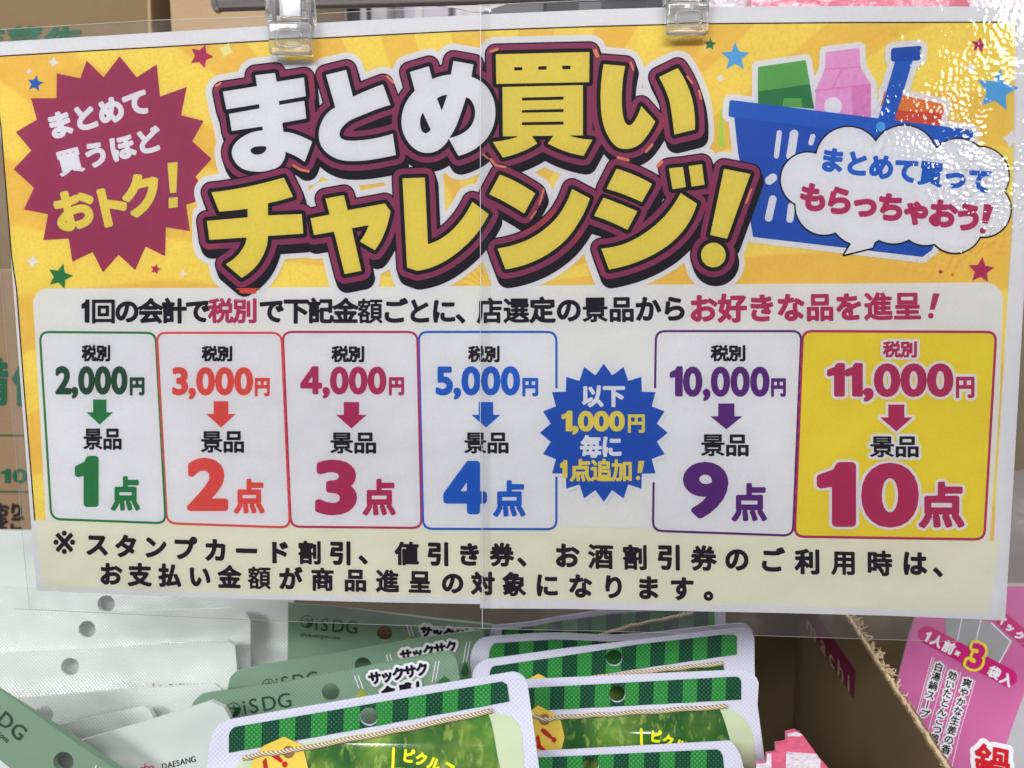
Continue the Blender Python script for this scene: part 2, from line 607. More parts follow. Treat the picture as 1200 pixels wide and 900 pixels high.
class Field:
    def __init__(s, x0, y0, x1, y1, step=0.45):
        s.x0, s.y0, s.step = x0, y0, step
        s.nx = int((x1 - x0) / step) + 2
        s.ny = int((y1 - y0) / step) + 2
        s.f = np.full((s.ny, s.nx), 60.0)

    def win(s, x0, y0, x1, y1):
        i0 = max(0, int((x0 - s.x0) / s.step) - 1)
        i1 = min(s.nx, int((x1 - s.x0) / s.step) + 3)
        j0 = max(0, int((y0 - s.y0) / s.step) - 1)
        j1 = min(s.ny, int((y1 - s.y0) / s.step) + 3)
        if i1 <= i0 or j1 <= j0:
            return None
        X, Y = np.meshgrid(s.x0 + s.step * np.arange(i0, i1), s.y0 + s.step * np.arange(j0, j1))
        return (slice(j0, j1), slice(i0, i1)), X, Y

    def put(s, w, d):
        s.f[w] = np.minimum(s.f[w], d)

    def char(s, ch, cx, cy, ex, ey, wt=0.0, org=(0.5, 0.38), m=0):
        f, lo, hi = glyph(ch)
        ex = np.array(ex, float)
        ey = np.array(ey, float)
        cs = [np.array((cx, cy)) + ex * a + ey * b for a in (-0.62, 0.62) for b in (-0.62, 0.62)]
        cs = np.array(cs)
        W = s.win(cs[:, 0].min() - m, cs[:, 1].min() - m, cs[:, 0].max() + m, cs[:, 1].max() + m)
        if W is None:
            return s
        w, X, Y = W
        if hi[0] - lo[0] > 0.8 and ord(ch) > 0x4e00:
            dens = float((f < 0).sum()) * GS * GS / ((hi[0] - lo[0]) * (hi[1] - lo[1]))
            wt = wt * min(1.0, max(0.6, 1 - 2.2 * (dens - 0.30))) * {'景': 0.8, '額': 0.75, '店': 0.8}.get(ch, 1.0)
        det = ex[0] * ey[1] - ex[1] * ey[0]
        dx, dy = X - cx, Y - cy
        u = (dx * ey[1] - dy * ey[0]) / det + org[0]
        v = (-dx * ex[1] + dy * ex[0]) / det + org[1]
        gi = np.clip((u - GL) / GS, 0, GN - 1.001)
        gj = np.clip((v - GL) / GS, 0, GN - 1.001)
        i, j = gi.astype(int), gj.astype(int)
        fi, fj = gi - i, gj - j
        d = (f[j, i] * (1 - fi) + f[j, i + 1] * fi) * (1 - fj) + (f[j + 1, i] * (1 - fi) + f[j + 1, i + 1] * fi) * fj
        ov = np.maximum(np.abs(u - (GL + gi * GS)), np.abs(v - (GL + gj * GS)))
        sc = math.sqrt(abs(det))
        s.put(w, (d + ov) * sc - wt)
        return s

    def poly(s, pts, m=4):
        P = np.array(pts, float)
        w, X, Y = s.win(P[:, 0].min() - m, P[:, 1].min() - m, P[:, 0].max() + m, P[:, 1].max() + m)
        s.put(w, sdf_loops(X, Y, [P]))
        return s

    def cut(s, pts, m=2):
        P = np.array(pts, float)
        w, X, Y = s.win(P[:, 0].min() - m, P[:, 1].min() - m, P[:, 0].max() + m, P[:, 1].max() + m)
        s.f[w] = np.maximum(s.f[w], -sdf_loops(X, Y, [P]))
        return s

    def cutcircle(s, x, y, r):
        w, X, Y = s.win(x - r - 3, y - r - 3, x + r + 3, y + r + 3)
        s.f[w] = np.maximum(s.f[w], r - np.hypot(X - x, Y - y))
        return s

    def circle(s, x, y, r, ry=None, m=4):
        ry = ry or r
        w, X, Y = s.win(x - r - m, y - ry - m, x + r + m, y + ry + m)
        k = np.hypot((X - x) / r, (Y - y) / ry)
        s.put(w, (k - 1) * min(r, ry))
        return s

    def seg(s, a, b, r, m=3):
        w, X, Y = s.win(min(a[0], b[0]) - r - m, min(a[1], b[1]) - r - m, max(a[0], b[0]) + r + m, max(a[1], b[1]) + r + m)
        ex, ey = b[0] - a[0], b[1] - a[1]
        t = np.clip(((X - a[0]) * ex + (Y - a[1]) * ey) / (ex * ex + ey * ey), 0, 1)
        s.put(w, np.hypot(X - a[0] - t * ex, Y - a[1] - t * ey) - r)
        return s

    def path(s, pts, r):
        for a, b in zip(pts, pts[1:]):
            s.seg(a, b, r)
        return s

    def copy(s):
        o = Field.__new__(Field)
        o.x0, o.y0, o.step, o.nx, o.ny = s.x0, s.y0, s.step, s.nx, s.ny
        o.f = s.f.copy()
        return o

    def off(s, d):
        o = s.copy()
        o.f -= d
        return o

    def sweep(s, dx, dy, n):
        o = s.copy()
        for k in range(1, n + 1):
            a, b = int(round(dx * k / n / s.step)), int(round(dy * k / n / s.step))
            sh = np.full_like(s.f, 60.0)
            ys, xs = slice(max(b, 0), s.ny), slice(max(a, 0), s.nx)
            sh[ys, xs] = s.f[0:s.ny - max(b, 0), 0:s.nx - max(a, 0)]
            o.f = np.minimum(o.f, sh)
        return o

    def val(s, x, y):
        gi = np.clip((x - s.x0) / s.step, 0, s.nx - 1.001)
        gj = np.clip((y - s.y0) / s.step, 0, s.ny - 1.001)
        i, j = gi.astype(int), gj.astype(int)
        fi, fj = gi - i, gj - j
        f = s.f
        return (f[j, i] * (1 - fi) + f[j, i + 1] * fi) * (1 - fj) + (f[j + 1, i] * (1 - fi) + f[j + 1, i + 1] * fi) * fj

    def loops(s, tol):
        f = s.f.copy()
        f[0, :] = f[-1, :] = 5
        f[:, 0] = f[:, -1] = 5
        f[f == 0] = 1e-6
        ins = f < 0
        a, b, c, d = ins[:-1, :-1], ins[:-1, 1:], ins[1:, 1:], ins[1:, :-1]
        code = a * 1 + b * 2 + c * 4 + d * 8
        js, is_ = np.nonzero((code > 0) & (code < 15))
        tab = {1: [(3, 0)], 2: [(0, 1)], 3: [(3, 1)], 4: [(1, 2)], 5: [(3, 0), (1, 2)], 6: [(0, 2)], 7: [(3, 2)],
               8: [(2, 3)], 9: [(2, 0)], 10: [(0, 1), (2, 3)], 11: [(2, 1)], 12: [(1, 3)], 13: [(1, 0)], 14: [(0, 3)]}
        nxt = {}
        for j, i in zip(js.tolist(), is_.tolist()):
            k = (('h', j, i), ('v', j, i + 1), ('h', j + 1, i), ('v', j, i))
            for p, q in tab[int(code[j, i])]:
                nxt.setdefault(k[p], []).append(k[q])
                nxt.setdefault(k[q], []).append(k[p])
        seen = set()
        out = []

        def pt(k):
            t, j, i = k
            if t == 'h':
                u, v = f[j, i], f[j, i + 1]
                return (s.x0 + s.step * (i + u / (u - v)), s.y0 + s.step * j)
            u, v = f[j, i], f[j + 1, i]
            return (s.x0 + s.step * i, s.y0 + s.step * (j + u / (u - v)))
        for k0 in nxt:
            if k0 in seen:
                continue
            L = []
            k = k0
            while k is not None:
                seen.add(k)
                L.append(pt(k))
                k = next((q for q in nxt[k] if q not in seen), None)
            if len(L) >= 5:
                S_ = simplify(L, tol)
                if len(S_) >= 3:
                    out.append(S_)
        return out


def simplify(L, tol):
    P = np.array(L + [L[0]])
    keep = [0]

    def dp(i, j):
        st = [(i, j)]
        res = []
        while st:
            i, j = st.pop()
            if j <= i + 1:
                continue
            a, b = P[i], P[j]
            e = b - a
            n = math.hypot(*e)
            q = P[i + 1:j] - a
            if n < 1e-9:
                d = np.hypot(q[:, 0], q[:, 1])
            else:
                d = np.abs(q[:, 0] * e[1] - q[:, 1] * e[0]) / n
            k = int(d.argmax())
            if d[k] > tol:
                k += i + 1
                res.append(k)
                st.append((i, k))
                st.append((k, j))
        return res
    n = len(P) - 1
    h = n // 2
    idx = sorted(set([0, h] + dp(0, h) + dp(h, n)))
    return [tuple(P[i]) for i in idx if i < n]


def fill(F, tol=0.09, grid=16.0):
    """triangulate the inside of a field; returns px points, faces, and boundary loops"""
    loops = F.loops(tol)
    if not loops:
        return [], [], []
    pts, edges, lid = [], [], []
    if grid:
        fine = []
        for L in loops:
            M2 = []
            for i in range(len(L)):
                a_, b_ = L[i], L[(i + 1) % len(L)]
                q = max(1, int(math.hypot(b_[0] - a_[0], b_[1] - a_[1]) / grid + 0.5))
                M2 += [(a_[0] + (b_[0] - a_[0]) * j / q, a_[1] + (b_[1] - a_[1]) * j / q) for j in range(q)]
            fine.append(M2)
        loops = fine
    for L in loops:
        b = len(pts)
        n = len(L)
        pts += L
        edges += [(b + i, b + (i + 1) % n) for i in range(n)]
    if grid:
        gx = np.arange(F.x0 + grid / 2, F.x0 + F.nx * F.step, grid)
        gy = np.arange(F.y0 + grid / 2, F.y0 + F.ny * F.step, grid)
        X, Y = np.meshgrid(gx, gy)
        X, Y = X.ravel(), Y.ravel()
        if len(X):
            ok = F.val(X, Y) < -min(2.0, grid * 0.3)
            pts += list(zip(X[ok].tolist(), Y[ok].tolist()))
    cx = sum(p[0] for p in pts) / len(pts)
    cy = sum(p[1] for p in pts) / len(pts)
    v, e, fc, *_ = delaunay_2d_cdt([Vector((p[0] - cx, p[1] - cy)) for p in pts], edges, [], 0, 1e-5, False)
    V = np.array([(p.x + cx, p.y + cy) for p in v])
    T = np.array([t for t in fc if len(t) == 3])
    if not len(T):
        return [], [], []
    c = V[T].mean(1)
    fv = F.val(c[:, 0], c[:, 1])
    amb = np.abs(fv) < F.step * 1.2
    if amb.any():
        q = c[amb]
        par = np.zeros(len(q), bool)
        for L in loops:
            A = np.array(L)
            B = np.roll(A, -1, 0)
            for k0 in range(0, len(A), 400):
                a_, b_ = A[k0:k0 + 400], B[k0:k0 + 400]
                up = (a_[:, 1][None] > q[:, 1][:, None]) != (b_[:, 1][None] > q[:, 1][:, None])
                dy = np.where(b_[:, 1] == a_[:, 1], 1e-9, b_[:, 1] - a_[:, 1])
                xi = a_[:, 0][None] + (q[:, 1][:, None] - a_[:, 1][None]) * ((b_[:, 0] - a_[:, 0]) / dy)[None]
                par ^= ((up & (xi > q[:, 0][:, None])).sum(1) % 2).astype(bool)
        fv[amb] = np.where(par, -1.0, 1.0)
    T = T[fv < 0]
    a_, b_, c_ = V[T[:, 0]], V[T[:, 1]], V[T[:, 2]]
    ar = np.abs((b_[:, 0] - a_[:, 0]) * (c_[:, 1] - a_[:, 1]) - (b_[:, 1] - a_[:, 1]) * (c_[:, 0] - a_[:, 0]))
    ln = np.maximum(np.maximum(np.hypot(*(b_ - a_).T), np.hypot(*(c_ - b_).T)), np.hypot(*(a_ - c_).T))
    T = T[ar > ln * 0.012]
    return V, T, loops


LAY = 0.00006


def ink(name, F, surf, m, layer, parent, tol=0.09, grid=16.0):
    if surf is not POST:
        grid = min(grid, 7.0)
        layer = layer * 1.3 + 1
    V, T, _ = fill(F, tol, grid)
    if len(V) == 0:
        return None
    used = np.unique(T)
    re = {int(k): i for i, k in enumerate(used)}
    vs = [surf.at(V[k][0], V[k][1], layer * LAY) for k in used]
    fs = [tuple(re[int(k)] for k in t) for t in T]
    # face the viewer
    a, b, c = (Vector(vs[i]) for i in fs[0])
    if (b - a).cross(c - a).dot(a - EYE) > 0:
        fs = [f[::-1] for f in fs]
    return link(name, vs, fs, m, parent)


def solid(name, F, surf, m, parent, back=0.0002, tol=0.12, grid=18.0, smooth=True):
    """a real sheet with a front, a back and walls round its outline and its punched holes"""
    V, T, _ = fill(F, tol, grid)
    used = np.unique(T)
    re = {int(k): i for i, k in enumerate(used)}
    n = len(used)
    fr = [surf.at(V[k][0], V[k][1], 0.0, 1) for k in used]
    bk = [surf.at(V[k][0], V[k][1], -back, -1) for k in used]
    fs = [tuple(re[int(k)] for k in t) for t in T]
    a, b, c = (fr[i] for i in fs[0])
    if (b - a).cross(c - a).dot(a - EYE) > 0:
        fs = [f[::-1] for f in fs]
    cnt = {}
    for f in fs:
        for i in range(3):
            e = (f[i], f[(i + 1) % 3])
            cnt[e] = cnt.get(e, 0) + 1
    walls = [(e[1] + 2 * n, e[0] + 2 * n, e[0] + 3 * n, e[1] + 3 * n) for e in cnt if (e[1], e[0]) not in cnt]
    o = link(name, fr + bk + fr + bk, fs + [(f[2] + n, f[1] + n, f[0] + n) for f in fs] + walls, m, parent)
    if smooth:
        for i, p in enumerate(o.data.polygons):
            p.use_smooth = i < 2 * len(fs)
    return o


def smooth_poly(txt, ox=0, oy=0, s=1.0, n=7):
    """'x,y* x,y ...' : starred points are corners, the others lie on a smooth curve"""
    P, K = [], []
    for tk in txt.split():
        k = tk.endswith('*')
        a, b = tk.rstrip('*').split(',')
        P.append((ox + float(a) / s, oy + float(b) / s))
        K.append(k)
    N = len(P)
    out = []
    for i in range(N):
        p1, p2 = np.array(P[i]), np.array(P[(i + 1) % N])
        if K[i] and K[(i + 1) % N]:
            out.append(tuple(p1))
            continue
        p0 = np.array(P[i - 1]) if not K[i] else p1
        p3 = np.array(P[(i + 2) % N]) if not K[(i + 1) % N] else p2
        l = np.linalg.norm(p2 - p1)
        m1 = (p2 - p0)
        m1 = m1 / max(np.linalg.norm(m1), 1e-6) * l * (1 if not K[i] else 0.9)
        m2 = (p3 - p1)
        m2 = m2 / max(np.linalg.norm(m2), 1e-6) * l * (1 if not K[(i + 1) % N] else 0.9)
        if K[i]:
            m1 = 2 * (p2 - p1) - m2
        if K[(i + 1) % N]:
            m2 = 2 * (p2 - p1) - m1
        for j in range(n):
            t = j / n
            h = (2 * t ** 3 - 3 * t * t + 1) * p1 + (t ** 3 - 2 * t * t + t) * m1 + (-2 * t ** 3 + 3 * t * t) * p2 + (t ** 3 - t * t) * m2
            out.append(tuple(h))
    return out


def rounded(quad, r, n=5):
    """quad with rounded corners"""
    out = []
    N = len(quad)
    for i in range(N):
        p, a, b = (np.array(quad[k % N], float) for k in (i, i - 1, i + 1))
        u = (a - p) / np.linalg.norm(a - p)
        v = (b - p) / np.linalg.norm(b - p)
        for j in range(n + 1):
            t = j / n
            out.append(tuple((p + u * r) * (1 - t) ** 2 + p * 2 * t * (1 - t) + (p + v * r) * t * t))
    return out


def fit_text(F, s, x0, y0, x1, y1, wt, gap=0.05, rot=0.0, skew=0.0, m=0):
    """latin text or digits packed tightly into a measured box (height measured on capitals)"""
    x = 0
    lay = []
    H = 0.0
    for ch in s:
        if ch == ' ':
            x += 0.3
            continue
        f, lo, hi = glyph(ch)
        lay.append((ch, x - lo[0]))
        x += hi[0] - lo[0] + gap
        if ch not in ',.':
            H = max(H, hi[1])
    W = x - gap
    sx = (x1 - x0 - 2 * wt) / W
    sy = (y1 - y0 - 2 * wt) / H
    c, sn = math.cos(R(rot)), math.sin(R(rot))
    ex = (sx * c, sx * sn)
    ey = (sy * (sn + skew), -sy * c)
    ox, oy = x0 + wt, y1 - wt
    for ch, dx in lay:
        F.char(ch, ox + ex[0] * dx, oy + ex[1] * dx, ex, ey, wt, org=(0, 0), m=max(abs(sx), abs(sy)))
    return F


def row(F, s, a, b, em, wt, sx=1.0, ctr=True, n=None):
    """full-width characters with centres evenly from a to b (px), following that line's slope"""
    k = len(s)
    th = math.atan2(b[1] - a[1], b[0] - a[0]) if k > 1 else 0
    ex = (em * sx * math.cos(th), em * sx * math.sin(th))
    ey = (em * math.sin(th), -em * math.cos(th))
    for i, ch in enumerate(s):
        t = i / max(k - 1, 1)
        if ch in '!':
            F.char(ch, a[0] + (b[0] - a[0]) * t, a[1] + (b[1] - a[1]) * t, (ex[0] * 1.25, ex[1] * 1.25), (ey[0] * 1.15, ey[1] * 1.15), wt, org=(0.13, 0.36))
        else:
            F.char(ch, a[0] + (b[0] - a[0]) * t, a[1] + (b[1] - a[1]) * t, ex, ey, wt)
    return F


def cells(F, s, x0, y0, x1, y1, wt):
    """full-width characters filling a measured box"""
    n = len(s)
    ex = (x1 - x0) / n * 1.04
    ey = (y1 - y0) / 0.9
    for i, ch in enumerate(s):
        F.char(ch, x0 + (x1 - x0) * (i + 0.5) / n, (y0 + y1) / 2, (ex, 0), (0, -ey), wt)
    return F


def star(cx, cy, r, n=5, inner=0.48, rot=-90, sx=1):
    return [(cx + sx * (r if i % 2 == 0 else r * inner) * math.cos(R(rot + 180 * i / n)),
             cy + (r if i % 2 == 0 else r * inner) * math.sin(R(rot + 180 * i / n))) for i in range(2 * n)]


def fld(pts, m=4, step=0.6):
    P = np.array(pts)
    return Field(P[:, 0].min() - m, P[:, 1].min() - m, P[:, 0].max() + m, P[:, 1].max() + m, step).poly(pts, m)


# ================================================================== THE SETTING
def flat(name, vs, fs, m, kind='structure'):
    o = link(name, vs, fs, m)
    o['kind'] = kind
    return o


SHZ = EYE.z - 0.43
b = box('shelf', (-0.9, 0.16, SHZ - 0.02), (0.9, 1.25, SHZ), M['shelf'])
b['kind'] = 'structure'
b = box('back_panel', (-1.1, 1.25, SHZ - 0.02), (1.1, 1.27, SHZ + 1.1), M['backwall'])
b['kind'] = 'structure'

# ================================================================== POSTER
poster = thing('poster', 'big yellow laminated sales poster with outlined Japanese headline above six prize boxes', 'poster', tuple(POST.at(565, 705)))

paperL = [(-14, 50), (0, 49), (100, 43), (150, 40), (300, 31), (430, 23.5), (563, 17), (563, 708), (430, 705.5), (300, 702), (170, 698), (43, 692), (36, 609), (12.6, 300), (2, 170)]
paperR = [(563, 17), (700, 11), (800, 8), (1000, 7), (1215, 8), (1209, 180), (1200, 344), (1189, 540), (1178, 727), (1040, 721.5), (900, 718), (750, 715), (660, 713.5), (562.5, 713)]
ink('paper_sheet', fld(paperL, step=1.0), POST, M['paper'], 0, poster, 0.1, 14)
ink('paper_sheet', fld(paperR, step=1.0), POST, M['paper'], 0.5, poster, 0.1, 14)

# footer, yellow print and black hairline
bord_top = [(-9, 66.5), (0, 66), (100, 60), (200, 54.5), (302, 48.5), (400, 43.5), (540, 36.5), (600, 34.5), (700, 31), (820, 28), (1000, 26.5), (1190, 26)]
bord_left = [(-9, 66.5), (1.5, 151), (13.7, 300), (19.5, 338), (28, 450), (41, 609)]
footer = [(41.5, 608), (600, 612), (1172, 632), (1158, 718), (1158, 718), (900, 709), (560, 701), (300, 696), (50, 688)]
ink('footer_panel', fld(footer, step=1.0), POST, M['footer'], 1.0, poster, 0.1, 14)
yel = bord_top + [(1186, 260), (1181, 340), (1176, 430), (1168, 560), (1164.5, 634), (1100, 632)] + [(900, 622), (600, 611), (300, 609), (41, 609)] + bord_left[::-1][1:-1]
ink('yellow_background', fld(yel, step=0.8), POST, M['yellow'], 1.5, poster, 0.1, 14)
F = Field(-14, 20, 1200, 640, 0.5)
F.path(bord_top, 0.75).path(bord_left, 0.75)
ink('border_line', F, POST, M['ink'], 2.2, poster, 0.08)
F = Field(1150, 20, 1200, 640, 0.5)
F.path([(1192, 26), (1186.6, 260), (1181.5, 340)], 0.4)
ink('border_line', F, POST, M['softgrey'], 2.2, poster, 0.08)

# decorative shapes on the yellow
for x, y, r, mt, n, inn, rot in [
        (41.5, 98, 10, 'blue', 5, 0.45, -80), (236, 66, 14.5, 'magenta', 5, 0.5, -70), (63, 73, 7, 'headwhite', 4, 0.45, 10),
        (38.5, 306.5, 8.5, 'headwhite', 4, 0.42, -85), (70.5, 324, 15.5, 'green', 5, 0.47, -75), (182.5, 315.5, 6.5, 'magenta', 5, 0.5, -75),
        (214.5, 321, 4.5, 'headwhite', 4, 0.5, -80), (832, 52, 7.5, 'green', 5, 0.48, -84), (861.5, 67, 17.5, 'skyblue', 5, 0.45, -90),
        (1168, 106, 26, 'skyblue', 5, 0.46, -80), (1147, 53, 9.5, 'magenta', 5, 0.48, -80), (1149.5, 317, 16, 'magenta', 5, 0.47, -85),
        (1184, 163, 11, 'headwhite', 4, 0.5, -80), (1137, 80, 7, 'headwhite', 4, 0.5, -80), (844, 92, 4.5, 'headwhite', 4, 0.7, -80),
        (1102, 318.5, 2.5, 'magenta', 6, 0.9, 0), (1116, 322, 2, 'orange', 6, 0.9, 0), (265, 59, 9, 'paleyellow', 4, 0.6, 20), (34, 84, 3.5, 'headwhite', 4, 0.6, 0)]:
    ink('printed_star', fld(star(x, y, r, n, inn, rot), 3, 0.35), POST, M[mt], 2.6, poster, 0.07)
ink('printed_ribbon', fld([(845, 125), (850, 175), (849, 172), (841, 170), (843, 140)], 3, 0.5), POST, M['lime'], 2.6, poster)

# ---- cream prize panel
panel = rounded([(39, 338), (300, 337), (700, 334), (1174, 331), (1171, 470), (1159, 633), (900, 624), (600, 613), (53, 609), (46, 470)], 0.01, 1)
pan = smooth_poly('54,338* 300,337* 700,334* 1152,331* 1168,336 1175,352* 1171,470* 1159.5,634* 900,625* 600,614* 54,610* 46,470* 39,356* 43,344')
panel_o = ink('prize_panel', fld(pan, step=0.8), POST, M['cream'], 3.0, poster, 0.1, 14)

# ---- headline, traced stroke by stroke
k = 5.625
G1W = [  # row one, white letters
    [('p', '335,160* 465,145* 475,203* 655,175* 668,298* 490,330* 493,356* 658,328* 670,445* 512,473* 520,533* 600,548 710,597* 660,732* 600,692 532,664* 528,705 495,757 430,787 340,795 250,775 195,720 181,655 215,595 290,545 385,523* 382,497* 180,527* 162,415* 363,378* 361,350* 145,385* 122,268* 347,232*', 240, 60),
     ('h', '303,655 325,634 370,627 405,632 402,658 370,680 325,680', 240, 60)],
    [('p', '125,158* 258,125* 303,302* 400,258 500,220* 550,355* 470,380 370,420 280,460 230,505 214,545 225,575 270,590 360,588 460,573 565,545* 585,685* 450,712 330,725 220,717 140,678 92,620 78,550 92,480 130,415 187,372*', 360, 60)],
    [('p', '115,195* 240,157* 262,243* 320,222 385,212* 402,122* 533,145* 520,228* 590,262 640,320 674,410 672,520 630,620 560,690 500,725 435,748* 370,632* 350,668 300,710 240,728 170,715 110,665 70,590 60,510 75,430 105,370 148,318*', 460, 50),
     ('h', '292,370* 325,352 362,345* 325,450*', 460, 50), ('h', '200,462* 225,515 253,575* 235,592 212,598 190,575 182,530 187,490', 460, 50),
     ('h', '485,360* 520,385 543,440 540,500 510,560 450,605 374,630* 415,560 450,470 470,410', 460, 50)]]
G1Y = [
    [('p', '118,135* 735,120* 733,318* 122,330*', 560, 40), ('p', '162,350* 692,338* 692,668* 165,675*', 560, 40),
     ('p', '98,712* 180,700 258,680* 270,655* 345,655* 357,675* 392,722* 290,775 165,815*', 560, 40),
     ('p', '495,675* 500,655* 590,655* 605,672* 680,690 755,697* 697,803* 580,775 460,722*', 560, 40),
     ('h', '240,220* 293,219* 293,241* 240,242*', 560, 40), ('h', '398,214* 453,213* 453,236* 398,237*', 560, 40), ('h', '556,210* 610,209* 610,233* 556,234*', 560, 40),
     ('h', '290,420* 565,413* 565,434* 290,440*', 560, 40), ('h', '290,502* 565,495* 565,515* 290,520*', 560, 40), ('h', '290,582* 565,577* 565,598* 290,602*', 560, 40)],
    [('p', '97,200* 240,212* 222,320 217,450 230,560 262,602 300,575 345,475* 437,577* 390,660 330,730 250,758 180,740 120,660 88,560 77,430 83,300', 690, 40),
     ('p', '462,285* 585,225* 640,320 680,430 697,540 698,630* 563,663* 550,560 530,440 500,360', 690, 40)]]
G2 = [
    [('p', '103,200* 240,182 400,150 580,103* 640,228* 560,252 475,272* 475,352* 698,343* 708,472* 475,487* 465,560 430,640 380,705 302,763* 197,673* 270,620 320,550 335,497* 90,513* 73,388* 343,365* 340,308* 240,320 155,328*', 230, 190)],
    [('p', '178,185* 300,163* 325,262* 570,217* 607,270* 585,360 550,450 503,525* 405,467* 440,415 463,360* 352,380* 415,660* 305,682* 235,403* 103,425* 80,315* 207,290*', 350, 200)],
    [('p', '123,108* 270,103* 290,542* 400,490 500,395 583,262* 690,345* 600,485 480,600 350,680 217,717* 153,695*', 450, 190)],
    [('p', '145,83* 260,135 378,207* 305,340* 190,270 75,213*', 560, 190), ('p', '620,178* 738,240* 680,370 590,500 470,600 330,670 182,707* 130,570* 300,525 430,450 540,340', 560, 190)],
    [('p', '238,45* 360,88 472,145* 405,265* 290,215 172,177*', 680, 190), ('p', '152,235* 270,280 375,325* 310,447* 200,395 90,355*', 680, 190),
     ('p', '660,205* 768,275* 700,420 600,530 480,610 340,670 188,708* 137,570* 300,535 450,450 570,340', 680, 190),
     ('p', '583,42* 675,33* 695,165* 607,180*', 680, 190), ('p', '713,27* 800,15* 818,150* 732,162*', 680, 190)],
    [('p', '383,158* 557,192* 403,618* 292,593*', 780, 170), ('c', (313, 725, 81), 780, 170)]]


def glyph_field(F, groups, m=34):
    for g in groups:
        allp = []
        for kd, t, ox, oy in g:
            if kd == 'p':
                allp += smooth_poly(t, ox, oy, k)
            elif kd == 'c':
                allp += [(ox + (t[0] - t[2]) / k, oy + (t[1] - t[2]) / k), (ox + (t[0] + t[2]) / k, oy + (t[1] + t[2]) / k)]
        P = np.array(allp)
        W = F.win(P[:, 0].min() - m, P[:, 1].min() - m, P[:, 0].max() + m, P[:, 1].max() + m)
        w, X, Y = W
        d = np.full(X.shape, 60.0)
        for kd, t, ox, oy in g:
            if kd == 'p':
                d = np.minimum(d, sdf_loops(X, Y, [np.array(smooth_poly(t, ox, oy, k))]))
            elif kd == 'c':
                d = np.minimum(d, np.hypot(X - ox - t[0] / k, Y - oy - t[1] / k) - t[2] / k)
        for kd, t, ox, oy in g:
            if kd == 'h':
                d = np.maximum(d, -sdf_loops(X, Y, [np.array(smooth_poly(t, ox, oy, k))]))
        F.put(w, d)
    return F


HB = (225, 30, 920, 352, 0.6)
FW1, FY1, FY2 = (glyph_field(Field(*HB), g) for g in (G1W, G1Y, G2))
F1 = FW1.copy()
F1.f = np.minimum(FW1.f, FY1.f)
FA = F1.copy()
FA.f = np.minimum(F1.f, FY2.f)
head = ink('headline', FA.sweep(2, 8, 4).off(20.5), POST, M['headwhite'], 3.8, poster, 0.1)


def sub(name, F, m, layer, parent=None, tol=0.08, grid=16):
    return ink(name, F, POST, M[m] if isinstance(m, str) else m, layer, parent, tol, grid)


sub('letter_shadow', F1.sweep(3, 9, 5).off(13), 'ink', 4.5, head)
sub('letter_outline', F1.off(11.3), 'ring', 5.1, head)
sub('inner_outline', F1.off(4.8), 'ink', 5.7, head)
sub('lettering', FW1, 'headwhite', 6.3, head, 0.06)
sub('lettering', FY1, 'headyellow', 6.3, head, 0.06)
sub('letter_shadow', FY2.sweep(3, 9, 5).off(13), 'ink', 6.9, head)
sub('letter_outline', FY2.off(11.3), 'ring', 7.5, head)
sub('inner_outline', FY2.off(4.8), 'ink', 8.1, head)
sub('lettering', FY2, 'headyellow', 8.7, head, 0.06)
# peach glints on the maroon rings
for a, b2, r in [((254, 101), (259, 98), 1.5), ((344, 194), (352, 199), 1.4), ((352, 199), (362, 201), 1.5), ((454, 90), (461, 97), 1.4), ((575, 61), (583, 58), 1.6),
                 ((697, 60), (700, 66), 2.4), ((739, 74), (742, 82), 1.2), ((805, 90), (811, 98), 1.1), ((819, 107), (821, 116), 1.3), ((575, 187), (581, 194), 1.5),
                 ((581, 194), (592, 196), 1.4), ((724, 185), (736, 188), 1.7), ((757, 178), (764, 170), 1.5), ((637, 222), (632, 240), 1.0), ((874, 238), (880, 222), 1.2),
                 ((771, 194), (775, 190), 2.2), ((628, 248), (622, 256), 1.0), ((566, 181), (572, 186), 1.0)]:
    F = Field(min(a[0], b2[0]) - 4, min(a[1], b2[1]) - 4, max(a[0], b2[0]) + 4, max(a[1], b2[1]) + 4, 0.4).seg(a, b2, r)
    sub('ink_glint', F, 'peach', 8.9, head)
F = Field(225, 330, 450, 352, 0.5)
F.seg((284, 341), (298, 341), 3).seg((278, 338.5), (304, 338.5), 0.8)
sub('ink_glint', F, 'orangered', 8.9, head)

# ---- magenta starburst
z = 2.6475
tips = [(372, 175), (425, 240), (487, 200), (497, 300), (580, 270), (562, 358), (632, 375), (597, 438), (657, 493), (607, 548), (652, 612), (578, 635), (590, 717),
        (515, 705), (513, 795), (452, 765), (420, 838), (368, 790), (320, 845), (288, 782), (225, 812), (214, 740), (135, 745), (150, 665), (75, 650), (106, 583),
        (43, 525), (98, 467), (50, 410), (115, 372), (97, 305), (176, 305), (177, 228), (250, 243), (270, 188), (322, 240)]
tips = [(a / z, c / z) for a, c in tips]
burst = sub('starburst', fld(tips, 5), 'burst', 3.4, poster)
F = Field(40, 90, 230, 220, 0.4)
row(F, 'まとめて', (70.5, 146), (160, 121), 32, 1.9)
row(F, '買うほど', (82, 189), (174, 165), 31, 1.7)
sub('lettering', F, 'headwhite', 4.2, burst)
F = Field(40, 170, 240, 300, 0.4)
for ch, x, y, e in (('お', 87, 246, 50), ('ト', 129, 242, 50), ('ク', 167, 228, 52)):
    th = R(-13)
    F.char(ch, x, y, (e * math.cos(th), e * math.sin(th)), (e * math.sin(th), -e * math.cos(th)), 2.9)
F.poly([(196.5, 191), (208.5, 190), (207, 226), (199.5, 226.5)]).poly([(198, 232), (208.5, 231), (208.5, 243), (198, 244)])
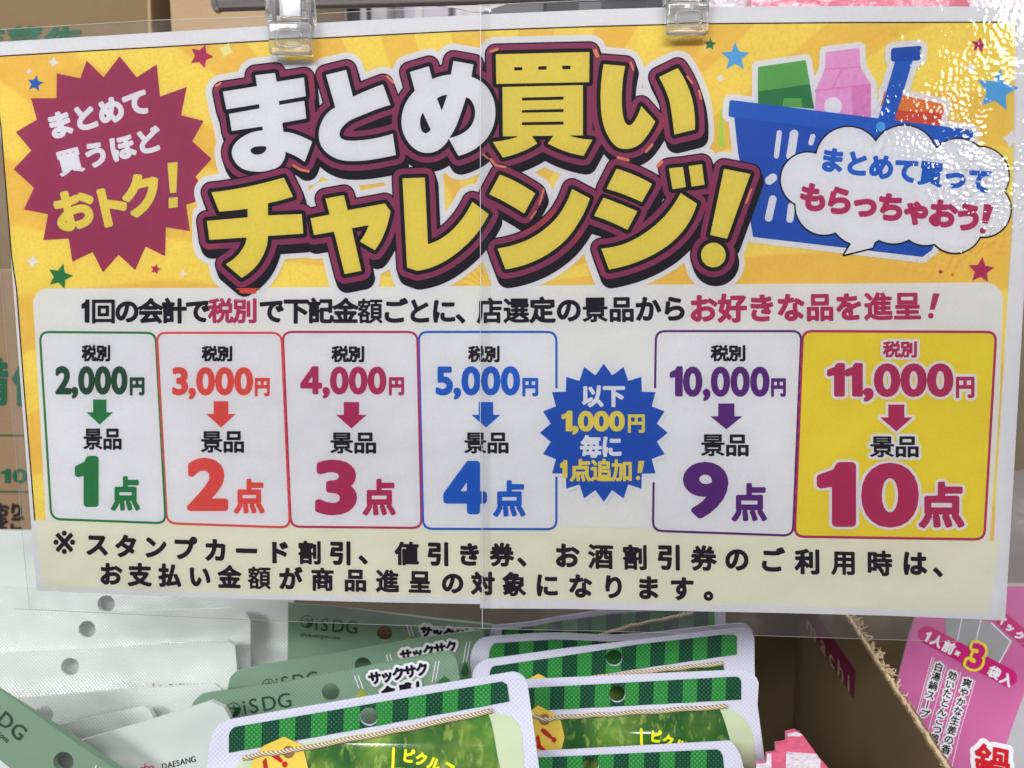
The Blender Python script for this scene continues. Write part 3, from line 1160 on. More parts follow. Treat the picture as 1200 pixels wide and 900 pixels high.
sub('lettering_shadow', F.off(3.0), 'maroon', 3.9, burst)
sub('lettering', F, 'headyellow', 4.5, burst)

# ---- shopping basket picture
z4 = 2.647


def q4(*pts):
    return [(820 + a / z4, c / z4) for a, c in pts]


rim = rounded(q4((92, 310), (848, 404), (842, 458), (88, 362)), 3)
bodyp = q4((105, 350), (835, 440), (720, 775), (690, 797), (165, 735), (118, 470))
handle_s = q4((608, 180), (662, 180), (600, 385), (548, 385))
grip = rounded(q4((592, 150), (688, 142), (684, 188), (592, 192)), 4)
gbox = q4((180, 208), (328, 187), (355, 338), (180, 325))
pinkc = q4((390, 162), (495, 149), (498, 210), (530, 262), (530, 365), (357, 345), (358, 280), (388, 215))
oran = q4((572, 283), (762, 325), (742, 395), (590, 375))
HF = Field(835, 35, 1150, 312, 0.6)
for p in (rim, bodyp, handle_s, grip, gbox, pinkc, oran):
    HF.poly(p, 16)
basket = sub('basket_picture', HF.off(7), 'headwhite', 3.3, poster)
sub('green_packet', fld(gbox), 'green', 3.9, basket)
sub('packet_top', fld(q4((180, 208), (328, 187), (340, 262), (182, 284))), 'grass', 4.2, basket)
sub('packet_patch', fld(q4((260, 305), (315, 305), (318, 335), (256, 330))), 'grass', 4.2, basket)
sub('pink_carton', fld(pinkc), 'carton_pink', 3.9, basket)
F = Field(940, 50, 1030, 145, 0.4)
for a, b2 in (((358, 282), (528, 262)), ((388, 215), (498, 208)), ((440, 212), (410, 278))):
    p = q4(a, b2)
    F.seg(p[0], p[1], 0.9)
sub('carton_fold', F, 'carton_pink2', 4.2, basket)
sub('carton_side', fld(q4((470, 268), (530, 262), (530, 365), (474, 358))), 'carton_pink2', 4.1, basket)
F = Field(955, 105, 1000, 150, 0.4).circle(820 + 413 / z4, 330 / z4, 10.5)
sub('carton_dot', F, 'headwhite', 4.4, basket)
sub('orange_packet', fld(oran), 'orangered', 3.9, basket)
sub('packet_top', fld(q4((572, 283), (762, 325), (756, 348), (640, 345), (560, 330))), 'orange', 4.2, basket)
sub('basket_body', fld(bodyp), 'bluedark', 4.6, basket)
F = Field(850, 110, 1000, 270, 0.4)
for a, b2, r in (((246, 412), (237, 484), 3.0), ((292, 416), (281, 484), 5), ((350, 424), (344, 444), 3), ((226, 552), (215, 560), 5), ((226, 618), (213, 676), 4.4), ((284, 640), (279, 680), 4.2)):
    p = q4(a, b2)
    F.seg(p[0], p[1], r)
sub('basket_slot', F, 'headwhite', 5.0, basket)
sub('basket_rim', fld(rim), 'blue', 5.0, basket)
sub('basket_handle', fld(handle_s), 'blue', 5.4, basket)
sub('handle_grip', fld(grip), 'bluedark', 5.7, basket)
F = Field(1020, 135, 1045, 160, 0.4).circle(820 + 560 / z4, 393 / z4, 5.5)
sub('handle_pivot', F, 'skyblue', 5.8, basket)

# ---- speech bubble
BF = Field(905, 140, 1195, 305, 0.6)
for x, y, r in [(335, 558, 84), (460, 495, 100), (632, 492, 101), (800, 522, 90), (868, 545, 88), (878, 650, 84), (790, 700, 84), (700, 670, 90), (600, 660, 95), (385, 640, 88), (500, 660, 100), (620, 590, 140), (765, 605, 100)]:
    BF.circle(820 + x / z4, y / z4, r / z4, m=14)
BF.poly(q4((420, 715), (468, 757), (447, 790), (535, 768), (560, 700)), 10)
bub = sub('speech_bubble', BF, 'headwhite', 6.4, poster)
sub('bubble_outline', BF.off(1.9), 'ink', 6.0, bub)
F = Field(940, 160, 1180, 300, 0.4)
row(F, 'まとめて買って', (820 + 410 / z4, 497 / z4), (820 + 868 / z4, 560 / z4), 30, 1.7)
sub('lettering', F, 'blue', 7.0, bub)
F = Field(920, 190, 1180, 300, 0.4)
row(F, 'もらっちゃおう', (820 + 352 / z4, 612 / z4), (820 + 832 / z4, 674 / z4), 34, 2.1)
F.poly(q4((880, 632), (910, 637), (892, 695), (873, 692))).circle(820 + 876 / z4, 716 / z4, 3.6)
sub('lettering', F, 'magenta', 7.0, bub)

# ---- sentence above the boxes
F = Field(85, 335, 560, 390, 0.4)
fit_text(F, '1', 95.5, 351, 105.5, 378, 1.4)
row(F, '回の会計で', (121.5, 364.5), (232, 364), 30, 1.35)
row(F, 'で下記金額ごとに、', (318.5, 364), (549, 364.5), 30.5, 1.35)
for ch, x in (('税', 259), ('別', 287.5)):
    G = Field(235, 340, 310, 390, 0.4)
    row(G, ch, (x, 364), (x, 364), 30, 1.3)
    sub('lettering', G, 'magenta', 3.8, panel_o)
sub('lettering', F, 'ink', 3.8, panel_o)
F = Field(550, 335, 815, 390, 0.4)
row(F, '店選定の景品から', (574, 364), (790, 361.5), 31, 1.4)
sub('lettering', F, 'ink', 3.8, panel_o)
F = Field(800, 335, 1110, 390, 0.4)
row(F, 'お好きな品を進呈', (824, 361.5), (1063, 358.5), 34, 1.6)
F.poly([(1093, 343.5), (1101, 344), (1095, 363), (1089, 363)]).circle(1090.5, 370, 3.4)
sub('lettering', F, 'magenta', 3.8, panel_o)

# ---- the six price boxes
BOX = [
    ('green', [(47, 389), (182.5, 390), (194.5, 613), (60.6, 608)], (96.6, 405, 130, 422.5), '2,000', 'darkgreen', (65, 429, 150, 462), (152, 442, 170, 462), (101.6, 468, 133, 497.6), (98, 502, 143.5, 526), '1', (88, 534, 116, 594), (131, 560, 164, 596.5)),
    ('red', [(184, 390), (330, 390), (340, 618), (196, 613)], (237, 406, 273, 422.5), '3,000', 'red', (202, 430, 297, 463), (298.5, 442.5, 316.6, 463), (242, 470, 276.5, 501), (235.5, 505, 287, 529.5), '2', (219.6, 536, 267.5, 599), (274.7, 563, 310, 600)),
    ('magenta', [(331.5, 389), (489, 389), (494.2, 618.5), (341, 617)], (389, 406, 427.6, 423.5), '4,000', 'magenta', (352, 429, 453, 462), (455.5, 441.7, 474, 462), (394, 471, 430, 502), (387, 506.5, 441.7, 530.5), '3', (370, 538, 418, 603.5), (425.7, 563, 463.6, 602)),
    ('blue', [(490.5, 389), (652, 389), (652, 620), (496, 619.5)], (549, 406, 586, 423.5), '5,000', 'blue', (510.5, 429, 609.5, 463), (611.7, 442.6, 631, 463), (552.5, 471, 586.6, 501), (544, 506.5, 596.7, 530.5), '4', (519.6, 539.7, 570.7, 602.6), (578.5, 564.7, 615.4, 603.5)),
    ('purple', [(768.6, 388), (939, 388), (929, 627.5), (765, 621.7)], (833, 405, 874, 422.5), '10,000', 'purple', (784.6, 429, 901.7, 464.5), (903, 443, 921, 463.5), (832, 472.7, 870, 503), (821, 508.7, 878, 533.7), '9', (800.5, 540.6, 853, 607), (857.5, 568, 898.5, 609)),
    ('magenta', [(940.5, 388), (1167, 389), (1153, 632), (931, 628.5)], (1034.6, 400.5, 1074.7, 418), '11,000', 'magenta', (969, 425, 1116.7, 465), (1119, 441, 1142, 465), (1031, 474, 1069, 505.5), (1019, 511, 1077, 535), '10', (957.6, 540.5, 1075.6, 618), (1077, 567, 1129.4, 616))]
FH = {'green': M['green'], 'red': M['red'], 'magenta': M['magenta'], 'blue': M['blue'], 'purple': M['purple']}
for bi, (cn, quad, zb, num, numc, nb, yb, ab, kb, dig, db, tb) in enumerate(BOX):
    rq = rounded(quad, 11)
    P = np.array(quad)
    F = Field(P[:, 0].min() - 8, P[:, 1].min() - 8, P[:, 0].max() + 8, P[:, 1].max() + 8, 0.5).poly(rq, 6)
    last = bi == 5
    bx = sub('price_box', F, 'boxyellow' if last else 'boxwhite', 3.6, poster)
    ring = F.copy()
    ring.f = np.abs(F.f) - (1.5 if last else 1.35)
    if cn == 'blue':
        ring.cut([(645, 455), (660, 455), (660, 549), (645, 549)])
    if cn == 'purple':
        ring.cut([(760, 455), (775, 455), (775, 565), (760, 565)])
    sub('box_outline', ring, FH[cn], 4.1, bx)
    x0, x1, y0 = P[:, 0].min(), P[:, 0].max(), 392
    T1 = Field(x0, 392, x1, 428, 0.35)
    cells(T1, '税別', *zb, 1.0)
    T2 = Field(x0, 420, x1, 476, 0.35)
    fit_text(T2, num, *nb, 1.75 if not last else 2.3, gap=0.085)
    cells(T2, '円', *yb, 1.35)
    T3 = Field(x0, 462, x1, 512, 0.35)
    cx = (ab[0] + ab[2]) / 2
    hw = (ab[2] - ab[0]) / 2
    T3.poly([(cx - hw * 0.5, ab[1]), (cx + hw * 0.5, ab[1]), (cx + hw * 0.5, ab[1] + 15), (cx + hw, ab[1] + 15), (cx, ab[3]), (cx - hw, ab[1] + 15), (cx - hw * 0.5, ab[1] + 15)], 8)
    T4 = Field(x0, 498, x1, 542, 0.35)
    cells(T4, '景品', *kb, 1.0)
    T5 = Field(x0, 526, x1, 630, 0.4)
    fit_text(T5, dig, *db, 4.0 if not last else 5.2, gap=0.14)
    cells(T5, '点', *tb, 1.7 if not last else 2.3)
    if last:
        U = Field(x0, 392, x1, 630, 0.5)
        for T in (T1, T2, T3, T4, T5):
            w, X, Y = U.win(T.x0, T.y0, T.x0 + T.nx * T.step, T.y0 + T.ny * T.step)
            U.put(w, T.val(X, Y))
        sub('lettering_halo', U.off(3.2), 'paper', 4.5, bx)
    sub('lettering', T1, 'magenta' if last else 'ink', 5.1, bx)
    sub('lettering', T2, numc, 5.1, bx)
    sub('arrow', T3, FH[cn], 5.1, bx)
    sub('lettering', T4, 'ink', 5.1, bx)
    sub('lettering', T5, FH[cn], 5.1, bx)

# ---- blue starburst between boxes four and five
sb = star(707.5, 507, 81, 20, 0.84, -90, 0.925)
F = fld(sb, 8)
bb = sub('starburst', F, 'bluedark', 5.0, poster)
sub('burst_edge', fld([(x + 3, y + 4) for x, y in sb], 8), 'softgrey', 4.4, bb)
sub('burst_edge', F.off(3.4), 'boxwhite', 4.6, bb)
F = Field(640, 440, 780, 575, 0.35)
cells(F, '以下', 681, 452, 732, 475.5, 1.3)
cells(F, '毎に', 680, 511, 729, 535, 1.3)
sub('lettering', F, 'headwhite', 5.6, bb)
F = Field(640, 440, 780, 575, 0.35)
fit_text(F, '1,000', 658, 481, 732, 505.5, 1.5, gap=0.07)
cells(F, '円', 735, 485, 756, 506, 1.1)
fit_text(F, '1', 656, 539, 665, 560, 1.7)
cells(F, '点追加', 668, 539, 741, 563, 1.1)
F.poly([(748, 540), (755, 540), (752, 554), (747, 554)]).circle(747.5, 560, 2.5)
sub('lettering', F, 'headyellow', 5.6, bb)

# ---- small print in round brush letters
F = Field(55, 620, 1120, 680, 0.4)
L1 = [('※', 75.5, 635.5, 30, 1.3), ('ス', 114, 638), ('タ', 148, 640), ('ン', 182, 641), ('プ', 216.5, 642.5), ('カ', 253, 644.5), ('ー', 289, 645.5), ('ド', 326, 647), ('割', 363, 647.5),
      ('引', 399.5, 648), ('、', 434, 648), ('値', 477, 648.5), ('引', 514, 649), ('き', 550, 649.5), ('券', 588, 650), ('、', 620, 650.5), ('お', 664.5, 651), ('酒', 704, 652),
      ('割', 744, 653), ('引', 784.5, 653), ('券', 824.5, 654), ('の', 863.5, 655), ('ご', 904.5, 656), ('利', 946.5, 658), ('用', 989, 659), ('時', 1030.5, 660), ('は', 1071.5, 660), ('、', 1108, 662)]
for t in L1:
    e = t[3] if len(t) > 3 else 28 + (t[1] > 650) * 2
    th = R(1.6)
    w = t[4] if len(t) > 3 else 1.35
    if t[0] == '※':
        F.char(t[0], t[1], t[2], (46, 0), (0, -50), 0.35, org=(0.318, 0.335))
        continue
    F.char(t[0], t[1], t[2], (e * math.cos(th), e * math.sin(th)), (-e * math.sin(th) * 0.3, -e), w * 1.08)
foot = poster
sub('notice_lettering', F, 'ink', 2.2, foot)
F = Field(110, 655, 860, 712, 0.4)
xs = [130, 164, 199, 234, 269, 304, 340.5, 378, 416.5, 454, 492, 530.5, 566, 602.5, 641, 680, 719, 759.5, 799]
for ch, x in zip('お支払い金額が商品進呈の対象になります', xs):
    e = 27.5 + (x > 600) * 1.5
    F.char(ch, x, 672.5 + (x - 130) * 0.0255, (e, e * 0.025), (0, -e), 1.35)
F.char('。', 839, 690, (29, 0), (0, -29), 1.35)
sub('notice_lettering', F, 'ink', 2.2, foot)


# ---- clear film, two overlapping laminated sheets with a rim beyond the paper
def film_grid(name, top, bot, xl, xr, lift, nx=40, ny=24):
    vs, fs = [], []
    for j in range(ny + 1):
        v = j / ny
        for i in range(nx + 1):
            u = i / nx
            xt = xl[0] + (xr[0] - xl[0]) * u
            xb = xl[1] + (xr[1] - xl[1]) * u
            yt, yb = np.interp(xt, *zip(*top)), np.interp(xb, *zip(*bot))
            x = xt + (xb - xt) * v
            vs.append(POST.at(x, yt + (yb - yt) * v, lift))
    for j in range(ny):
        for i in range(nx):
            a = j * (nx + 1) + i
            fs.append((a, a + nx + 1, a + nx + 2, a + 1))
    return link(name, vs, fs, M['film'], poster, True)


ftop = [(-60, 38), (0, 36), (178, 25), (300, 21), (440, 14), (575, 8)]
ftopR = [(560, 8), (700, 2), (860, -6), (1240, -8)]
fbot = [(20, 712), (250, 723), (345, 727), (560, 734.5), (610, 735)]
fbotR = [(560, 734.5), (720, 738), (900, 743), (1250, 754)]
film_grid('laminate_film', ftop, fbot, (-26, 37), (575, 575), 0.0011)
film_grid('laminate_film', ftopR, fbotR, (563, 563), (1236, 1206), 0.0016)


def haze_film():
    m, q, b = new_mat('hazy_film_rim')
    b.inputs['Base Color'].default_value = (0.8, 0.8, 0.84, 1)
    b.inputs['Roughness'].default_value = 0.25
    tr = q.n('ShaderNodeBsdfTransparent')
    mx = q.n('ShaderNodeMixShader')
    f = q.math('ADD', 0.045, q.math('MULTIPLY', q.ramp(q.noise(60, 4, 0.6), 0.45, 0.75), 0.05))
    q.l(f, mx.inputs[0])
    q.l(tr.outputs[0], mx.inputs[1])
    q.l(b.outputs[0], mx.inputs[2])
    q.l(mx.outputs[0], q.N['Material Output'].inputs[0])
    return m


M['rim'] = haze_film()
outl = fld(ftop[:5] + ftopR + [(1206, 754)] + fbotR[::-1][1:] + fbot[::-1][2:] + [(37, 712), (30, 640), (1, 300), (-20, 100)], step=1.0)
for pp in (paperL, paperR):
    outl.cut(pp)
ink('film_rim', outl, POST, M['rim'], 10, poster, 0.1, 14)


def edge_line(pts, r, lift=30, m='rimline'):
    P = np.array(pts)
    F = Field(P[:, 0].min() - 3, P[:, 1].min() - 3, P[:, 0].max() + 3, P[:, 1].max() + 3, 0.4)
    F.path(pts, r)
    return ink('film_edge', F, POST, M[m], lift, poster, 0.05)


edge_line([(563, 8), (563, 300), (563, 520)], 0.3, m='edge')
edge_line([(565, 520), (565.5, 735)], 0.3, m='edge')
edge_line(ftop[1:], 0.3, 22)
edge_line(ftopR[:3], 0.3)
edge_line(fbot, 0.3, 22)
edge_line(fbotR, 0.3)
edge_line([(1, 300), (30, 640), (37, 712)], 0.25, 22)


# ================================================================== CLIPS AND RAIL
def clip(label, cx, ybot, tilt):
    t = thing('poster_clip', label, 'clip', tuple(POST.at(cx, ybot)), 'clear clips holding the poster')
    p = POST.at(cx, ybot - 16, 0)
    s = 0.34 / 906  # metres per measured pixel here
    X, Z = p.x, p.z
    Yf = p.y
    w = 22.5 * s
    # grip pad: rounded clear block with a raised oval ring, front and rear jaw
    box('jaw', (X - w, Yf - 0.0068, Z - 16 * s), (X + w, Yf - 0.0021, Z + 16.5 * s), M['clear'], t, 0.0011)
    box('jaw', (X - w, Yf + 0.0010, Z - 14 * s), (X + w, Yf + 0.0035, Z + 16.5 * s), M['clear'], t, 0.0008)
    ring = []
    for a in range(33):
        th = 2 * math.pi * a / 32
        ring.append(Vector((X + 14 * s * math.copysign(abs(math.cos(th)) ** 0.6, math.cos(th)), Yf - 0.0068, Z - 1 * s + 8.5 * s * math.copysign(abs(math.sin(th)) ** 0.7, math.sin(th)))))
    tube('grip_ring', ring, 0.0005, M['clear'], t, 8)
    top = Z + 85 * s
    for sg in (-1, 1):
        xo = X + sg * (w - 3.0 * s)
        box('side_arm', (xo - 4.2 * s, Yf - 0.0082, Z + 17 * s), (xo + 4.2 * s, Yf + 0.004, top), M['clear'], t, 0.0006)
    box('cross_bar', (X - w + 8 * s, Yf - 0.0062, Z + 17.5 * s), (X + w - 8 * s, Yf - 0.0030, Z + 23 * s), M['clear'], t, 0.0005)
    box('spring_plate', (X - 11 * s, Yf - 0.0028, Z + 24 * s), (X + 11 * s, Yf - 0.0020, top - 4 * s), M['spring'], t, 0.0002)
    box('rear_plate', (X - w + 9 * s, Yf + 0.0015, Z + 24 * s), (X + w - 9 * s, Yf + 0.0025, top), M['clear'], t, 0.0003)
    hk = [Vector((X, Yf + 0.003, top - 6 * s)), Vector((X, Yf + 0.012, top - 2 * s)), Vector((X, Yf + 0.020, top + 2 * s))]
    tube('hanger_pin', hk, 0.0022, M['spring'], t)
    return t


clip('clear plastic clip with steel spring above the first white headline letter', 344, 66, 0)
clip('clear plastic clip on the top edge next to the small green star', 802.5, 43, 0)

rl = thing('hanging_rail', 'round steel rail with a collared end running behind the clips at the top', 'rail', tuple(at_depth(255, -2, 0.362)))
a, b2 = at_depth(258, 0, 0.362), at_depth(1300, -28, 0.362)
tube('rail_tube', [a, b2], 0.0048, M['metal'], rl, 20)
a0 = at_depth(251, 0, 0.362)
tube('end_cap', [a0, a0 + (a - a0) * 0.35, a0 + (a - a0) * 0.4, a - (a - a0) * 0.02], 0.0058, M['metal'], rl, 20, rr=[0.0050, 0.0057, 0.0057, 0.0050])


# ================================================================== CARDBOARD DISPLAY BOX
bx0 = thing('display_box', 'open brown cardboard display box with a torn right rim and a wine red label inside', 'box', (0, 0.45, SHZ))
TOPZ = EYE.z - 0.207
BXL, BXN, BXF = -0.36, (0.185, 0.295), (0.232, 0.60)
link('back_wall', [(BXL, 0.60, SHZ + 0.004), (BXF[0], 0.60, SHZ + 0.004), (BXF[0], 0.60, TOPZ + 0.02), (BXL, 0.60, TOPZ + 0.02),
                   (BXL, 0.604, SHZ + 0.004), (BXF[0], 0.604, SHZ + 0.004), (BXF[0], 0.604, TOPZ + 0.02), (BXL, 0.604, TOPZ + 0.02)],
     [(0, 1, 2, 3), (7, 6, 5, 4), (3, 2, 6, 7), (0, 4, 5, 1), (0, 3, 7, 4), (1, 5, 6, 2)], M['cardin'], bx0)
# right wall with an uneven torn rim
N = 90
vs, fs = [], []
rim_pts = []
for i in range(N + 1):
    t = i / N
    x = BXN[0] + (BXF[0] - BXN[0]) * t
    y = BXN[1] + (BXF[1] - BXN[1]) * t
    j = random.uniform(-0.0006, 0.0008) if y < 0.52 else 0
    for xx in (x, x + 0.004):
        vs += [(xx, y, SHZ + 0.004), (xx, y, TOPZ + j + (0.0006 if xx > x else 0))]
    rim_pts.append(Vector((x + 0.002, y, TOPZ + j)))
for i in range(N):
    a = 4 * i
    b_ = a + 4
    fs += [(a, a + 1, b_ + 1, b_), (a + 2, b_ + 2, b_ + 3, a + 3), (a + 1, a + 3, b_ + 3, b_ + 1), (a, b_, b_ + 2, a + 2)]
fs += [(0, 2, 3, 1), (4 * N, 4 * N + 1, 4 * N + 3, 4 * N + 2)]
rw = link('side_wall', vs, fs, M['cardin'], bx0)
# frayed fibres on the torn rim
vs, fs = [], []


def flake(p, size, d):
    n = len(vs)
    a = random.uniform(0, 6.28)
    u = Vector((math.cos(a) * 0.6, math.sin(a), random.uniform(0, 1.1))).normalized() * size
    v = Vector((random.uniform(-1, 1), random.uniform(-1, 1), random.uniform(-0.5, 1))).normalized() * size * 0.45
    w = Vector((0, 0, 0.0003))
    q = [p, p + u * 0.6 + v, p + u * 1.1, p + u * 0.5 - v * 0.7]
    vs.extend(q + [c + w for c in q])
    fs.extend([(n, n + 1, n + 2, n + 3), (n + 7, n + 6, n + 5, n + 4), (n, n + 4, n + 5, n + 1), (n + 1, n + 5, n + 6, n + 2), (n + 2, n + 6, n + 7, n + 3), (n + 3, n + 7, n + 4, n)])


def fibre(p, n, step, r, up):
    """a thin curled shred of board"""
    b0 = len(vs)
    d = Vector((random.uniform(-0.6, 1), random.uniform(-1, 1), random.uniform(0, up))).normalized()
    for k_ in range(n):
        w_ = r * (1 - 0.6 * k_ / n) * random.uniform(0.7, 1.3)
        a_ = d.cross(Vector((0.2, 1, 0.3))).normalized() * w_
        c_ = d.cross(a_).normalized() * w_ * 0.45
        vs.extend([p + a_, p + c_, p - a_, p - c_])
        p = p + d * step
        d = (d + Vector((random.uniform(-0.8, 0.8), random.uniform(-0.8, 0.8), random.uniform(-0.9, 0.7)))).normalized()
    for k_ in range(n - 1):
        for m_ in range(4):
            fs.append((b0 + 4 * k_ + m_, b0 + 4 * k_ + (m_ + 1) % 4, b0 + 4 * k_ + 4 + (m_ + 1) % 4, b0 + 4 * k_ + 4 + m_))


for i, p in enumerate(rim_pts):
    if p.y > 0.53:
        continue
    for _ in range(7):
        fibre(p + Vector((random.uniform(-0.001, 0.0015), random.uniform(-0.002, 0.002), -0.0004)), 4, 0.0006, 0.00035, 0.6)
for i in range(60):
    p = random.choice([q for q in rim_pts if 0.375 < q.y < 0.47])
    fibre(p + Vector((random.uniform(0, 0.003), random.uniform(-0.003, 0.003), random.uniform(-0.001, 0.002))), 6, 0.0009, random.choice((0.0004, 0.0006, 0.0011)), 1.3)
fo = link('torn_fibre', vs, fs, M['torn'], bx0)
fo['kind'] = 'stuff'
tube('torn_rim', [p + Vector((0, 0, 0.0002)) for p in rim_pts], 0.0011, M['torn'], bx0, 6)
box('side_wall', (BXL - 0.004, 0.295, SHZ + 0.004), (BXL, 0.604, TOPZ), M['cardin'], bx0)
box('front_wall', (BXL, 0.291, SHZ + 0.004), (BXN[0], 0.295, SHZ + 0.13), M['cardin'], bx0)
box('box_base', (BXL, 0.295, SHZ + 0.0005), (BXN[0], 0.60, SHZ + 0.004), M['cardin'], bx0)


class WallSurf:
    def __init__(s, p, n):
        s.p, s.n = Vector(p), Vector(n).normalized()

    def at(s, px, py, lift=0.0, side=1):
        d = ray(px, py)
        return EYE + d * ((s.p - EYE).dot(s.n) / d.dot(s.n)) + s.n * lift


wn = Vector((-(BXF[1] - BXN[1]), (BXF[0] - BXN[0]), 0))
WS = WallSurf((BXN[0], BXN[1], TOPZ), wn)
lb = ink('label', fld([(940, 700), (962, 727), (1003, 785.6), (1000.7, 818), (954.5, 745.6), (930, 708)], 3, 0.5), WS, M['label'], 3, bx0)
F = Field(930, 700, 1010, 830, 0.3)
for ch, x, y in (('m', 952, 738), ('a', 966.5, 759), ('c', 976.5, 774), ('h', 986.5, 788), ('i', 995.5, 801)):
    e = 31
    F.char(ch, x, y, (e * 0.52, e * 0.79), (0, -e * 0.86), 0.4, org=({'m': 0.42, 'i': 0.11}.get(ch, 0.28), 0.3))
ink('lettering', F, WS, M['labeltext'], 6, lb, 0.06)


# ================================================================== POUCHES
def shift(pts, dy):
    return [(x, y + dy) for x, y in pts]


def body(xl, xr, top, bot=1230):
    return top


LEAN = 6


def topline(P):
    """height of the outline's upper edge at any x"""
    xs = np.linspace(P[:, 0].min(), P[:, 0].max(), 120)
    ys = []
    for x in xs:
        c = []
        for a, b in zip(P, np.roll(P, -1, 0)):
            if min(a[0], b[0]) - 1e-6 <= x <= max(a[0], b[0]) + 1e-6:
                t = (x - a[0]) / (b[0] - a[0]) if abs(b[0] - a[0]) > 1e-6 else 0
                c.append(a[1] + (b[1] - a[1]) * t)
        ys.append(min(c))
    a, b = int(len(xs) * 0.12), int(len(xs) * 0.88)
    k1 = (ys[b] - ys[a]) / (xs[b] - xs[a])
    return lambda px: ys[a] + k1 * (px - xs[a])


def pickle(label, Y, outl, band, stripes, first_light, hole, rope=None, tag=None, win=None, veg=None, extra=None, seal=34, yaw=0):
    P = np.array(outl)
    topy = P[:, 1].min()
    tl_ = topline(P)
    cx = (P[:, 0].min() + P[:, 0].max()) / 2

    def bul(px, py):
        v = max(0.0, min(1.0, (py - tl_(px) - seal) / 90.0))
        h = max(0.0, 1 - ((px - cx) / ((P[:, 0].max() - P[:, 0].min()) / 2 + 1)) ** 2)
        return 0.0002 + 0.007 * (v * v * (3 - 2 * v)) * h ** 0.6
    sf = Sheet(cx, topy + 20, Y, LEAN, yaw, bul)
    t = thing('pickle_pouch', label, 'pouch', tuple(sf.at(cx, 1200)), 'striped pickle pouches')
    F = Field(P[:, 0].min() - 4, P[:, 1].min() - 4, P[:, 0].max() + 4, P[:, 1].max() + 4, 1.0).poly(outl, 4)
    if hole:
        F.cutcircle(*hole)
    bd = solid('pouch_body', F, sf, M['sealwhite'], t, tol=0.15, grid=8)
    if win:
        ink('window', fld(win, 4, 0.8), sf, M['windowpale'], 3, t, grid=12)
    if veg:
        ink('vegetable_picture', fld(veg, 4, 0.8), sf, M['veg'], 6, t, grid=12)
    B = fld(band, 4, 0.5)
    if hole:
        B.cutcircle(hole[0], hole[1], hole[2] + 0.2)
    bo = ink('header_band', B, sf, M['banddark'], 9, t, grid=12)
    bi = np.array(band)
    St = B.copy()
    X, Y_ = np.meshgrid(B.x0 + B.step * np.arange(B.nx), B.y0 + B.step * np.arange(B.ny))
    d = np.full(B.f.shape, 60.0)
    for i in range(first_light, len(stripes) - 1, 2):
        a, c = stripes[i], stripes[i + 1]
        d = np.minimum(d, np.maximum(a - X - (Y_ - topy) * 0.03, X + (Y_ - topy) * 0.03 - c))
    St.f = np.maximum(B.f, d)
    ink('stripe', St, sf, M['bandlight'], 12, bo, grid=12)
    if tag:
        tg = ink('price_tag' if False else 'tag', fld(tag[0], 4, 0.5), sf, M['tag'], 16, t)
        ex, ey, er = tag[1]
        F = Field(ex - er - 3, ey - er - 3, ex + er + 3, ey + er + 3, 0.4).circle(ex, ey, er)
        ink('eyelet', F, sf, M['eyelet'], 19, tg)
        x, y, e = tag[2]
        F = Field(x - 30, y - 30, x + 40, y + 40, 0.35)
        th = R(-58)
        c_, s_ = math.cos(th), math.sin(th)
        th = R(32)
        ux, uy = math.cos(R(-52)), math.sin(R(-52))
        F.char('Y', x, y, (e * ux, e * uy), (e * uy, -e * ux), 0.9, org=(0.33, 0.35))
        F.char('!', x + e * ux * 0.56, y + e * uy * 0.56, (e * ux, e * uy), (e * uy, -e * ux), 1.3, org=(0.13, 0.35))
        ink('lettering', F, sf, M['tagred'], 19, tg)
    if rope:
        pts = []
        rp = np.array(rope, float)
        n = 40
        for i in range(n + 1):
            u = i / n * (len(rp) - 1)
            j = min(int(u), len(rp) - 2)
            q = rp[j] * (1 - u + j) + rp[j + 1] * (u - j)
            pts.append(sf.at(q[0], q[1] + 0.5 * math.sin(i * 0.9), 0.0016))
        tube('twine', pts, 0.00115, M['rope'], t, 8)
    if extra:
        extra(t, sf)
    return t, sf


def p1_text(t, sf):
    F = Field(450, 865, 560, 950, 0.35)
    F.seg((462.3, 874), (462, 905), 1.7)
    for ch, x, y, e, a in (('ピ', 480, 881, 15, 6), ('ク', 495, 884, 14.5, 14), ('ル', 510, 889, 15, 22), ('ス', 527, 894, 16, 26), ('ス', 472, 899, 15, 0), ('ナ', 488, 900, 15, 8)):
        F.char(ch, x, y, (e * math.cos(R(a)), e * math.sin(R(a))), (e * math.sin(R(a)), -e * math.cos(R(a))), 0.85)
    ink('lettering', F, sf, M['yelltext'], 12, t)


def r4_text(t, sf):
    F = Field(740, 840, 850, 930, 0.35)
    F.seg((750.3, 852), (750, 885), 1.6)
    for ch, x, y, e, a in (('ピ', 767, 859, 14, 6), ('ク', 781, 864, 14, 14), ('ル', 795, 869, 14, 22), ('ス', 810, 874, 14, 26)):
        F.char(ch, x, y, (e * math.cos(R(a)), e * math.sin(R(a))), (e * math.sin(R(a)), -e * math.cos(R(a))), 0.8)
    ink('lettering', F, sf, M['yelltext'], 12, t)


